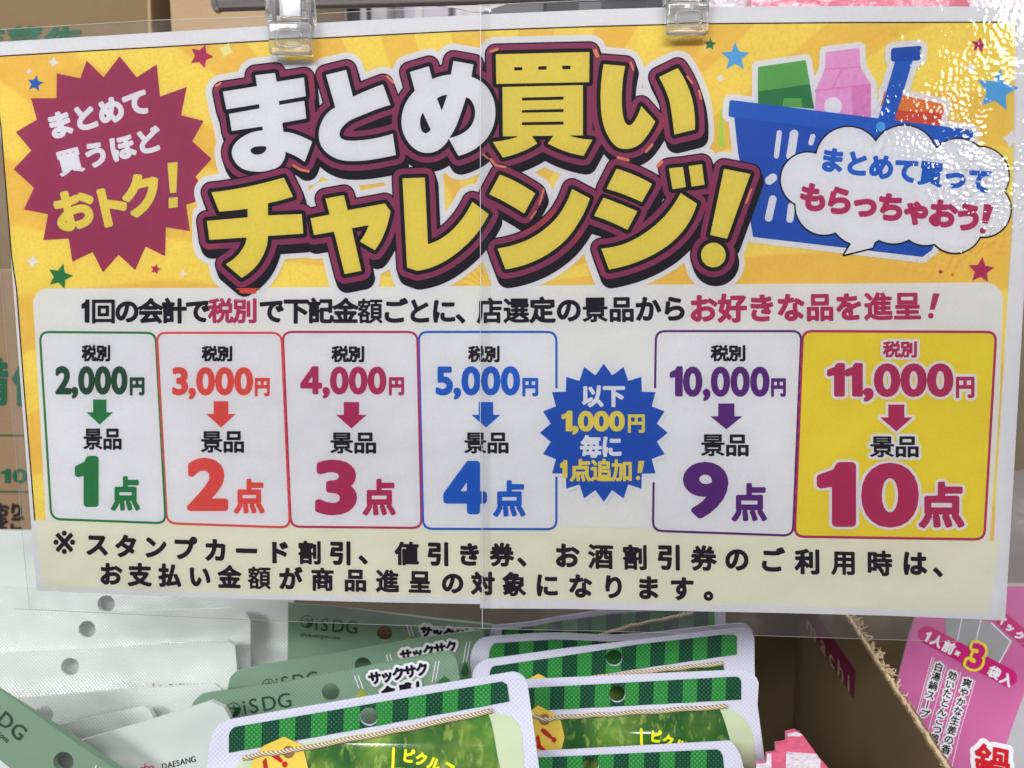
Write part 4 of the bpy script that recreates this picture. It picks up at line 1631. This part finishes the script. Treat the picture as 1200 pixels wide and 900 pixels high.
# front centre
pickle('front centre pickle pouch, green striped header tilted up to its right, yellow tag and twine', 0.335,
       smooth_poly('272,842.5* 600.6,787* 611,790.5 618,800* 632,900* 650,1190* 215,1190* 243,900* 246,872 253,853'),
       smooth_poly('280,850* 588,797.5* 594,801* 597,821* 269,881* 269,861* 273,853'),
       [271, 290, 310, 330, 349, 367, 386, 405, 424, 442, 462, 480.5, 500.7, 520, 538, 556.6, 576, 599], 1,
       (432.8, 838.7, 10.5), rope=[(287, 886), (310, 881), (338, 878), (390, 868), (440, 859), (475, 852), (537, 839.6), (577, 831)],
       tag=([(334, 861.5), (310, 872), (299, 886), (294, 900), (290, 935), (366, 935), (364, 898), (355, 871)], (339.5, 878.7, 7), (316, 901, 34)),
       win=smooth_poly('270,1150* 276,900* 292,886 345,872* 565,836* 596,838 609,850 613,880 614,920 622,1150*'),
       veg=smooth_poly('290,1150* 293,905* 304,892 350,876* 572,835* 577,850 583,880 588,905 592,1150*'), extra=p1_text, seal=36)
# bottom right, in front of the next
pickle('pickle pouch of which only the white rim and striped header show, lowest on the right', 0.350,
       smooth_poly('560,884* 855,868* 864,878 869,890 872,902* 880,1180* 560,1180*'),
       smooth_poly('600,888* 838,877* 844,880 847,890* 849,912* 600,922*'),
       [612, 630, 648, 665, 683, 701, 719.5, 737, 755, 773, 791, 809, 828, 850], 1, (692, 896, 9.5), seal=40)
pickle('pickle pouch with green striped header, twine and yellow tag, right of the front centre one', 0.372,
       smooth_poly('552,800* 617.5,796* 871,784.5* 882,789 889,800* 887.5,825* 896,900* 905,1170* 545,1170*'),
       smooth_poly('570,808* 860,792* 866,794 868,800* 868,819* 570,835*'),
       [592, 609.5, 627, 645.5, 662, 680.5, 697.5, 716, 732.5, 749, 766, 783, 800, 817, 834, 850.5, 870], 2, (723, 812.5, 9.5),
       rope=[(618, 834), (636, 841), (680, 837), (725, 834.5), (790, 830), (851, 826)],
       tag=([(630, 825), (650, 835), (657, 843), (661, 860), (655, 882), (625, 882), (618, 834)], (638, 841, 6.5), (633, 870, 27)),
       win=smooth_poly('580,1130* 590,840* 850,828* 866,836 878,850 883,880 888,1130*'),
       veg=smooth_poly('590,1130* 595,842* 842,828* 850,850 856,880 860,1130*'), extra=r4_text, seal=34)
pickle('pickle pouch with striped header rising to its right, third row back on the right', 0.395,
       smooth_poly('554,800* 555,785 563,776 575,772* 660,760* 750,749.5* 850,737.5* 870,736* 880,740 884,752* 884,782* 892,1150* 545,1150*'),
       smooth_poly('574,815* 575,784 584,779* 660,768* 750,754* 856,742* 862,744 863,750* 863,766* 700,790* 574,808*'),
       [592, 609, 626, 643, 660, 677.5, 694.5, 711, 729, 746, 762.5, 779.5, 796, 812, 829, 845.5, 865], 1, (719.5, 770, 9.5),
       rope=[(620, 803), (707, 791), (780, 783), (846, 776)],
       tag=([(631, 788), (645, 796), (650, 806), (640, 830), (620, 830), (618, 795)], (634, 802, 5), (630, 822, 16)),
       veg=smooth_poly('590,1100* 592,812* 700,794* 846,774* 850,800 852,1100*'), seal=34)
pickle('pickle pouch with a wavy white rim, fourth row back on the right', 0.418,
       smooth_poly('552,785* 553,762 563,749 587,745 650,741.5 712,744 760,741.5 800,737 850,731.5 868,730* 878,734 882,742* 886,1120* 550,1120*'),
       smooth_poly('574,790* 574,762 580,753* 650,748.5* 712,751* 760,749* 800,745* 862,738* 866,770* 574,790*'),
       [575, 592, 609, 626, 643, 660, 677, 694, 711, 728, 745, 762, 779, 796, 813, 830, 847, 864], 0, None,
       veg=smooth_poly('580,1100* 580,790* 862,772* 864,1100*'), seal=34)
pickle('pickle pouch furthest back on the right, its rim climbing behind the clear film', 0.45,
       smooth_poly('570,760* 577,733* 622,728.5* 660,721.5* 717,713* 760,708* 840,704* 850,712* 856,1080* 560,1080*'),
       smooth_poly('588,760* 588,737* 625,733* 662,726* 717,719* 836,711* 838,740* 588,762*'),
       [575, 592, 609, 626, 643, 660, 677, 694, 711, 728, 745, 762, 779, 796, 813, 830, 847, 864], 1, None,
       rope=[(700, 744), (740, 732), (790, 722), (812, 717)], seal=40)


def plain_pouch(name, label, cat, group, Y, outl, mt, hole=None, extra=None, seal=30, yaw=0, lean=None, thick=0.006):
    P = np.array(outl)
    topy = P[:, 1].min()
    tl_ = topline(P)
    cx = (P[:, 0].min() + P[:, 0].max()) / 2

    def bul(px, py):
        v = max(0.0, min(1.0, (py - tl_(px) - seal) / 90.0))
        h = max(0.0, 1 - ((px - cx) / ((P[:, 0].max() - P[:, 0].min()) / 2 + 1)) ** 2)
        return 0.0003 + thick * (v * v * (3 - 2 * v)) * h ** 0.6 + 0.0008 * (1 + math.sin(px * 0.021 + Y * 90))
    sf = Sheet(cx, topy + 20, Y, LEAN if lean is None else lean, yaw, bul)
    t = thing(name, label, cat, tuple(sf.at(cx, 1180)), group)
    F = Field(P[:, 0].min() - 4, P[:, 1].min() - 4, P[:, 0].max() + 4, P[:, 1].max() + 4, 1.0).poly(outl, 4)
    if hole:
        F.cutcircle(*hole)
    solid('pouch_body', F, sf, M[mt], t, tol=0.15, grid=8)
    if extra:
        extra(t, sf)
    return t, sf


def logo(F, x, y, r):
    # round emblem: ring with a leaf-shaped dark side and two short strokes
    ring = F.copy()
    w, X, Y = F.win(x - r - 2, y - r - 2, x + r + 2, y + r + 2)
    d = np.hypot(X - x, Y - y)
    F.put(w, np.abs(d - r) - 0.45)
    lens = np.maximum(d - r * 0.98, np.hypot(X - x + r * 0.75, Y - y - r * 0.1) * -1 + r * 0.85)
    F.put(w, np.maximum(lens, -(Y - y + r * 0.35)))
    F.seg((x - r * 0.6, y - r * 0.3), (x - r * 0.1, y - r * 0.1), 0.5)
    F.seg((x - r * 0.1, y - r * 0.1), (x + r * 0.1, y - r * 0.75), 0.4)


def sage_print(lx, ly, lr, tx, ty, th, ang, jx, jy, jx2, jy2, jem, second=None, url=None, sl=(), leaf=()):
    def f(t, sf):
        F = Field(lx - 20, min(ly, ty) - 40, tx + 90, max(ly, ty) + 40, 0.3)
        logo(F, lx, ly, lr)
        e = th / 0.7
        c, s = math.cos(R(ang)), math.sin(R(ang))
        x = 0
        for ch, adv in (('i', 0.30), ('S', 0.63), ('D', 0.74), ('G', 0.7)):
            g, lo, hi = glyph(ch)
            F.char(ch, tx + e * c * x, ty + e * s * x, (e * c, e * s), (e * s, -e * c), 0.1, org=(lo[0], 0), m=e)
            x += adv
        ink('brand_mark', F, sf, M['darkgreen'], 3, t, 0.05)
        if url:
            F = Field(url[0] - 10, url[1] - 20, url[0] + 90, url[1] + 25, 0.25)
            x = 0
            e2 = url[2]
            for ch in 'ishokudogen.com':
                g, lo, hi = glyph(ch)
                F.char(ch, url[0] + e2 * c * x, url[1] + e2 * s * x, (e2 * c, e2 * s), (e2 * s, -e2 * c), 0.05, org=(lo[0], 0), m=e2)
                x += hi[0] - lo[0] + 0.1
            ink('lettering', F, sf, M['darkgreen'], 3, t, 0.05)
        F = Field(jx - 25, min(jy, jy2) - 30, jx2 + 30, max(jy, jy2) + 50, 0.4)
        row(F, 'サックサク', (jx, jy), (jx2, jy2), jem, 0.95)
        if second:
            row(F, '食感', second[0], second[1], jem * 1.05, 1.0)
            F.char('!', second[1][0] + 14, second[1][1] - 3, (jem * 1.2, 0), (0, -jem * 1.2), 1.0, org=(0.13, 0.36))
        ink('lettering_halo', F.off(4.8), sf, M['sagesmooth'], 3, t, 0.1)
        ink('lettering_halo', F.off(2.9), sf, M['headwhite'], 5, t, 0.1)
        ink('lettering', F, sf, M['ink'], 8, t, 0.06)
        if sl:
            for x0, y0, x1, y1 in sl:
                F = Field(min(x0, x1) - 4, y0 - 4, max(x0, x1) + 4, y1 + 4, 0.3).seg((x0, y0), (x1, y1), 0.6)
                ink('white_dash', F, sf, M['headwhite'], 4, t, 0.05)
        for x, y, rx, ry, mt in leaf:
            F = Field(x - rx - 3, y - ry - 3, x + rx + 3, y + ry + 3, 0.4).poly([(x - rx, y + ry * 0.6), (x - rx * 0.4, y - ry * 0.3), (x, y - ry), (x + rx * 0.6, y - ry * 0.2), (x + rx, y + ry * 0.5), (x + rx * 0.3, y + ry), (x - rx * 0.5, y + ry)])
            ink('leaf_print', F, sf, M[mt], 4, t, 0.08)
    return f


M['leafyellow'] = mat('yellow_green_leaf_print', C(150, 160, 62), 0.4)
M['leafgreen'] = mat('leaf_green_print', C(58, 104, 60), 0.4)
GS_ = 'sage green snack pouches'
plain_pouch('sage_pouch', 'sage green pouch with bold outlined Japanese lettering, front one of the three in the middle', 'pouch', GS_, 0.385,
            smooth_poly('226,832* 229,820 238,814 273,809* 323,801* 415,783.5* 511,765.5* 526,763.5* 533,767 536,775* 540,800* 548,1170* 212,1170*'), 'sage', (387.7, 810.3, 10.3),
            sage_print(275, 830, 8, 287.5, 836, 17, -9, 440, 793, 495, 782, 15.5, second=((456, 810), (476, 806)),
                       sl=((416, 791, 421, 805), (420, 790, 426, 806), (511, 774, 507, 797), (515, 773, 511, 795)),
                       leaf=((424, 812, 8, 6, 'leafyellow'), (521, 795, 9, 5, 'leafgreen'), (506, 802, 5, 4, 'leafyellow'))))
plain_pouch('sage_pouch', 'sage green pouch showing a strip of outlined lettering, second of the three in the middle', 'pouch', GS_, 0.428,
            smooth_poly('269,812* 270,795 278,786* 310,779.5* 395,765.6* 485,748.5* 549,739.5* 560,738.4* 567,742 569,752* 576,1150* 262,1150*'), 'sage', (425.6, 779, 9.5),
            sage_print(316, 801, 7, 326, 807, 15, -9, 476, 767, 529, 757, 14.5,
                       sl=((453, 767, 457, 780), (457, 766, 461, 779), (547, 752, 543, 775), (551, 751, 547, 774)), leaf=((545, 782, 5, 9, 'leafgreen'),)))
plain_pouch('sage_pouch', 'dim sage green pouch behind the lower edge film, furthest back in the middle', 'pouch', GS_, 0.452,
            smooth_poly('338,706* 407,712* 511,725* 570,731* 581,734 587,744* 590,1100* 335,1100*'), 'sagesmooth', (451, 741.5, 9),
            sage_print(360, 728, 7, 369.5, 738, 15, 5, 500, 738, 552, 744, 14, url=(352, 745, 6.5), sl=((477, 731, 481, 744), (481, 731, 485, 744)), leaf=((479, 748, 5, 4, 'leafyellow'),)))


# the leaning corner pouch, turned about forty degrees
def corner_print(t, sf):
    F = Field(-60, 800, 60, 900, 0.3)
    c, s = math.cos(R(40)), math.sin(R(40))
    e = 25
    for ch, x, y in (('S', -16, 835), ('D', -3, 845), ('G', 12, 857)):
        g, lo, hi = glyph(ch)
        F.char(ch, x, y, (e * c, e * s), (e * s, -e * c), 0.1, org=(lo[0], 0), m=e)
    e = 9.5
    x = 0
    for ch in 'ogen.com':
        g, lo, hi = glyph(ch)
        F.char(ch, -20 + e * c * x, 845 + e * s * x, (e * c, e * s), (e * s, -e * c), 0.08, org=(lo[0], 0), m=e)
        x += hi[0] - lo[0] + 0.1
    ink('lettering', F, sf, M['darkgreen'], 6, t, 0.05)
    for a, c in (((116, 894), (111, 912)), ((121, 897), (117, 914))):
        ink('white_dash', Field(100, 885, 140, 930, 0.3).seg(a, c, 0.8), sf, M['headwhite'], 6, t, 0.05)


cornerP = [(-80, 751), (-20, 793), (0, 807), (139, 900), (200, 945), (130, 1080), (-120, 1080), (-140, 900)]


def corner(t, sf):
    F = fld([(-80, 828), (0, 888), (15, 900), (60, 936), (110, 990), (60, 1060), (-80, 1060)], 3, 0.6)
    ink('lower_panel', F, sf, M['palesmooth'], 3, t)
    corner_print(t, sf)


plain_pouch('sage_pouch', 'sage green pouch lying askew across the bottom left corner', 'pouch', 'sage green snack pouches', 0.340, cornerP, 'sagesmooth', (76.7, 891, 12), corner, seal=200)

# pearly white pouches, from the front backwards
GW = 'pearly white pouches'


def white_print(x, y, ang, e, full=True):
    def f(t, sf):
        c, s = math.cos(R(ang)), math.sin(R(ang))
        F = Field(x - 50, y - 40, x + 80, y + 40, 0.3)
        px = 0
        for ch in 'DAESANG':
            g, lo, hi = glyph(ch)
            F.char(ch, x + e * c * px, y + e * s * px, (e * c, e * s), (e * s, -e * c), 0.1, org=(lo[0], 0), m=e)
            px += hi[0] - lo[0] + 0.08
        ink('lettering', F, sf, M['ink'], 3, t, 0.05)
        F = Field(x - 60, y - 40, x + 10, y + 40, 0.3)
        bx_, by_ = x - 27 * e / 10, y + 1
        for k2, r in ((0, 2.6), (5.4, 2.6)):
            w, X, Y = F.win(bx_ + k2 - 6, by_ - 6, bx_ + k2 + 6, by_ + 6)
            F.put(w, np.abs(np.hypot(X - bx_ - k2, Y - by_ + k2 * 0.2) - r) - 0.6)
        F.seg((bx_ + 2.7, by_ - 7), (bx_ + 2.7, by_ + 2), 0.6)
        F.seg((bx_ + 8.5, by_ - 1.5), (bx_ + 12.5, by_ - 2.5), 0.6)
        w, X, Y = F.win(bx_ + 4, by_ - 8, bx_ + 18, by_ + 8)
        F.put(w, np.abs(np.hypot(X - bx_ - 11, Y - by_ + 2.2) - 2.5) - 0.6)
        ink('brand_mark', F, sf, M['magenta_light'], 3, t, 0.05)
    return f


def wp(label, Y, txt, hole=None, extra=None, mt='palewhite', seal=26):
    plain_pouch('white_pouch', label, 'pouch', GW, Y, smooth_poly(txt), mt, hole, extra, seal, lean=12 if mt == 'palewhite' else None)


wp('smooth greyish white pouch with a small black brand name, frontmost of the white ones', 0.362,
   '20,890* 93,868* 170,845* 249,820.6* 264,828* 271,840* 285,1170* 30,1170*', None, white_print(193, 899, -14, 9), 'palesmooth')
wp('pearly white pouch showing only a narrow bright wedge behind the front one', 0.385, '0,868* 69,849* 170.7,826.7* 177,831* 184,845* 190,1160* 0,1160*')
wp('pearly white pouch whose punched hole is half covered by the corner pouch', 0.40, '-60,822* 26.7,817* 106.7,810.7* 240,801* 253,801* 262,809* 270,1150* -60,1150*', (52.8, 837, 10.4))
wp('pearly white pouch with pale hole and brand lettering at its right', 0.442, '-60,767* 0,765* 106,760* 222,753* 268,750* 277,756* 279,784* 283,1140* -60,1140*', (82.7, 781, 10.4), white_print(200, 806, -2, 8))
wp('pearly white pouch with a dark punched hole, second from the back', 0.462, '-60,723* 0,721* 116,716.5* 222,714* 273,711.5* 288,717* 294,728* 296,1120* -60,1120*', (103, 737, 10))
wp('pearly white pouch just under the poster, furthest back on the left', 0.482, '-60,688* 0,686.5* 126,688* 250,692* 338,696* 345,704* 346,1100* -60,1100*', (126, 707, 10))
wp('smooth pale pouch standing behind the others at the left poster edge', 0.502, '-60,620* 80,622* 200,626* 204,1060* -60,1060*', None, None, 'palesmooth')

# ================================================================== PINK CHECKED PACKET
zz = [(932, 855.6), (921, 858), (921, 869), (908.4, 870.5), (909, 881), (898, 882), (897, 893), (885.6, 894), (884, 1120), (1075, 1120), (1040, 1010), (971, 900), (958, 885.5), (939, 859)]


def checks(t, sf):
    F = Field(880, 850, 1050, 1100, 0.6)
    F.poly([(920, 879), (955, 881), (960, 889), (958, 912), (919, 912)])
    F.poly([(885.6, 894), (897, 893), (898, 882), (903, 881.5), (903, 912), (885, 912)])
    F.poly([(903, 912), (919, 912), (919, 945), (903, 945)])
    F.poly([(958, 912), (980, 915), (990, 945), (957, 945)])
    F.poly([(921, 858), (932, 855.6), (939, 859), (936, 861), (922, 861)])
    ink('white_check', F, sf, M['whitecheck'], 3, t)


plain_pouch('checked_packet', 'pink and white checked packet with a zigzag cut top in the box corner', 'packet', None, 0.345, zz, 'pinkcheck', None, checks, seal=60)


# ================================================================== PINK SOUP PACKET AND NEIGHBOURS
def soup_print(t, sf):
    ink('pink_print', fld([(1084, 686), (1250, 686), (1200, 806.6), (1170.6, 874), (1158, 905), (1090, 1060), (1000, 1060), (1022, 905), (1048, 809), (1063, 750.6)], 4, 0.8), sf, M['soup'], 3, t)
    ink('grey_window', fld([(1106, 715), (1160, 728), (1184, 750), (1168, 778), (1108, 748)], 4, 0.6), sf, M['soupwindow'], 5, t)
    F = Field(1095, 700, 1200, 800, 0.3)
    F.seg((1127, 716), (1120, 750), 0.6).seg((1148, 722), (1140, 757), 0.6).seg((1160, 729), (1182, 750), 0.8).seg((1182, 750), (1168, 776), 0.8)
    ink('window_line', F, sf, M['headwhite'], 7, t, 0.05)
    F = Field(1150, 700, 1240, 800, 0.4)
    F.seg((1172, 724), (1205, 752), 8)
    ink('banner', F, sf, M['souppill'], 8, t)
    F.seg((1185, 752), (1168, 779), 1.6)
    F = Field(1155, 700, 1220, 780, 0.3)
    row(F, 'パック', (1170, 724), (1192, 743), 11, 0.7)
    ink('lettering', F, sf, M['headwhite'], 11, t, 0.05)
    F = Field(1070, 720, 1200, 815, 0.4).seg((1086, 743), (1179, 792), 10.2)
    ink('capsule', F, sf, M['souppill'], 9, t)
    F = Field(1070, 725, 1200, 815, 0.3)
    ex, ey = (0.885, 0.465), (0.465, -0.885)
    for ch, x, y, e in (('人', 1096.4, 750, 13.5), ('前', 1110, 757, 14.5), ('×', 1122, 765, 11), ('袋', 1162.5, 786, 14.5), ('入', 1177, 794, 14.5)):
        F.char(ch, x, y, (e * ex[0], e * ex[1]), (e * ey[0], e * ey[1]), 0.75, org=(0.5, 0.38) if ch != '×' else (0.5, 0.36))
    F.char('1', 1084.5, 744, (16 * ex[0], 16 * ex[1]), (16 * ey[0], 16 * ey[1]), 0.6, org=(0.22, 0.35))
    ink('lettering', F, sf, M['headwhite'], 12, t, 0.05)
    F = Field(1115, 735, 1175, 800, 0.4)
    F.char('3', 1144, 767.5, (40 * 0.93, 40 * 0.3), (40 * 0.3, -40 * 0.93), 1.6, org=(0.31, 0.35), m=20)
    ink('lettering_outline', F.off(3.2), sf, M['soupyellow'], 14, t, 0.08)
    ink('lettering', F, sf, M['souppill'], 17, t, 0.06)
    zf = 4.2875

    def q(x, y):
        return 1040 + x / zf, 690 + y / zf
    F = Field(1040, 760, 1160, 920, 0.3)
    for s_, a, b3 in (('白湯鍋スープ', (252, 388), (183, 622)), ('効いたとんこつ風', (320, 430), (232, 745)), ('爽やかな生姜の香り', (392, 465), (272, 845))):
        for i, ch in enumerate(s_):
            u = i / (len(s_) - 1)
            x, y = q(a[0] + (b3[0] - a[0]) * u, a[1] + (b3[1] - a[1]) * u)
            e = 11.2
            if ch == 'ー':
                F.seg((x + 1, y - 4.5), (x - 1.4, y + 4.5), 0.7)
            else:
                F.char(ch, x, y, (e * 0.96, e * 0.28), (e * 0.28, -e * 0.96), 0.3)
    ink('lettering_halo', F.off(1.6), sf, M['headwhite'], 6, t, 0.08)
    ink('lettering', F, sf, M['ink'], 9, t, 0.05)
    F = Field(1040, 760, 1160, 930, 0.3)
    for a, b3 in (((220, 340), (138, 640)), ((230, 342), (148, 642)), ((292, 378), (203, 700)), ((362, 415), (258, 790)), ((432, 455), (308, 885))):
        F.seg(q(*a), q(*b3), 0.35)
    ink('fine_line', F, sf, M['headwhite'], 5, t, 0.04)
    F = Field(1120, 850, 1200, 925, 0.4)
    F.char('鍋', 1156.6, 888, (40, 6), (6, -40), 1.6)
    ink('lettering_halo', F.off(5), sf, M['headwhite'], 8, t, 0.1)
    ink('lettering', F, sf, M['soupred'], 11, t, 0.06)


plain_pouch('soup_packet', 'orchid pink soup packet with magenta capsule and vertical lettering, right of the box', 'packet', None, 0.44,
            [(1084, 684), (1330, 684), (1290, 1060), (1000, 1060), (1022, 905), (1048, 809), (1063, 750.6)], 'soupwhite', None, soup_print, seal=60, yaw=-8)


def carton(label, x0, y0, x1, y1, Yd, depth, mt, seam=True, yaw=0):
    a = at_depth(x0, y0, Yd)
    c = at_depth(x1, y1, Yd)
    z0, z1 = (SHZ + 0.0005 if c.z < SHZ + 0.05 or True else c.z), a.z
    t = thing('carton', label, 'carton', ((a.x + c.x) / 2, Yd, z0), 'brown cartons around the display')
    box('carton_body', (a.x, Yd, z0), (c.x, Yd + depth, z1), M[mt], t, 0.0015)
    return t, Sheet(x0, y0, Yd - 0.0004, 0, 0)


# dark carton behind the soup packet and to the right of the poster
ct, cs = carton('brown carton behind the soup packet and the right edge of the poster', 955, 320, 1420, 800, 0.62, 0.2, 'cardin')
plain_pouch('silver_packet', 'crumpled silver grey packet peeking out right of the poster', 'packet', None, 0.52,
            smooth_poly('1140,560* 1190,552 1240,548* 1250,1000* 1140,1000*'), 'dullsilver', None, None, seal=10)

# lower left carton with green and black print
ct, cs = carton('brown carton with green rule lines and a number, left of the poster', -190, 315, 130, 640, 0.56, 0.07, 'cardlow')
F = Field(-90, 415, 100, 480, 0.5)
for ch, x in (('備', -12), ('佳', 37)):
    F.char(ch, x, 447, (46, 0), (0, -58), 2.2)
ink('carton_print', F, cs, M['cartongreen'], 2, ct)
F = Field(-90, 500, 100, 585, 0.4).seg((-80, 509), (90, 511), 0.9).seg((-80, 575), (90, 577), 0.9)
ink('carton_print', F, cs, M['cartongreen'], 2, ct)
F = Field(-20, 540, 60, 575, 0.4)
fit_text(F, '10', 1, 549, 32, 566, 0.8, gap=0.12)
ink('carton_print', F, cs, M['cartongreen'], 2, ct)
F = Field(-60, 585, 70, 625, 0.4)
row(F, 'しており', (-32, 597), (19, 598), 17, 1.1)
row(F, 'おきをご', (-32, 612), (19, 613), 17, 1.1)
ink('carton_print', F, cs, M['cartonblack'], 2, ct)

# upper left cartons: shade on the left one is painted as darker board
ct, cs = carton('shaded brown carton with dark green characters above the poster left corner', -260, -160, 190, 245, 0.70, 0.12, 'card_shaded')
F = Field(-40, 20, 110, 60, 0.5)
for ch, x in (('生', -14), ('莖', 29), ('佐', 74)):
    F.char(ch, x, 44, (42, -2), (0, -26), 1.8)
ink('carton_print', F, cs, M['cartongreen'], 2, ct)
F = Field(160, -170, 200, 80, 0.5).seg((171, -160), (176, 60), 1.6)
ink('tape_edge', F, cs, M['card'], 2, ct)
carton('light brown carton behind the rail end, right of the shaded one', 191.5, -140, 372, 260, 0.685, 0.14, 'card')


# blurred goods behind the rail
def backbox(name, label, cat, x0, y0, x1, y1, Yd, dp, mt, bev=0.002):
    a = at_depth(x0, y0, Yd)
    c = at_depth(x1, y1, Yd)
    t = thing(name, label, cat, ((a.x + c.x) / 2, Yd, SHZ))
    box('pack_body', (a.x, Yd, SHZ + 0.001), (c.x, Yd + dp, a.z), M[mt], t, bev)
    return t, a, c


for i, (nm, lb_, cat, x0, x1, Yd, mt, st) in enumerate([
        ('slim_pack', 'blurred lilac grey pack right of the first clip', 'package', 378, 394, 0.84, 'lilac', 'soupwhite'),
        ('slim_pack', 'blurred dark slim pack between two pale ones behind the rail', 'package', 399, 414, 0.86, 'darkgap', 'softgrey'),
        ('wide_pack', 'blurred pale grey pack behind the middle of the poster top', 'package', 418, 457, 0.84, 'greypack', 'darkgap'),
        ('wide_pack', 'blurred lilac pack behind the poster top left of the seam', 'package', 470, 528, 0.88, 'lilac', 'greypack'),
        ('wide_pack', 'blurred grey pack right behind the poster seam', 'package', 532, 566, 0.82, 'greypack', 'lilac'),
        ('dark_case', 'black case behind the rail between the seam and the second clip', 'case', 640, 790, 0.80, 'darkgap', 'backwall')]):
    t, a, c = backbox(nm, lb_, cat, x0, -160, x1, 200, Yd, 0.06, mt)
    w_ = (c.x - a.x)
    box('pack_label', (a.x + w_ * 0.25, Yd - 0.0015, SHZ + 0.1), (a.x + w_ * 0.42, Yd - 0.0005, a.z - 0.01), M[st], t, 0.0003)
for lb_, x0, x1, Yd, mt in (('rose pink glossy bag behind the top right of the poster', 880, 1130, 0.60, 'rosy'), ('white pink-edged glossy bag right of the second clip', 828, 902, 0.63, 'whitecheck'), ('pale glossy bag at the top right corner', 1120, 1330, 0.64, 'whitecheck')):
    o_, sf_ = plain_pouch('glossy_bag', lb_, 'bag', 'glossy bags behind the poster', Yd, smooth_poly('%d,-150* %d,-158 %d,-150* %d,420* %d,420*' % (x0, (x0 + x1) / 2, x1, x1 + 6, x0 - 6)), mt, None, None, seal=20, lean=0, thick=0.016)

bpy.data.objects.remove(_to)
bpy.data.curves.remove(_tc)
# the pale plastic hanger tabs over the poster top
tb = thing('plastic_tab', 'translucent beige plastic hanger tab above the poster seam', 'tab', tuple(at_depth(500, 4, 0.40)))
ts = Sheet(500, 0, 0.40, 0, 0)
solid('tab_plate', fld(smooth_poly('440,-60* 620,-60* 612,0* 590,6 566,14* 552,14* 530,9 500,6* 447,5* 442,0*'), 4, 0.6), ts, M['greypack'], tb, 0.0008)
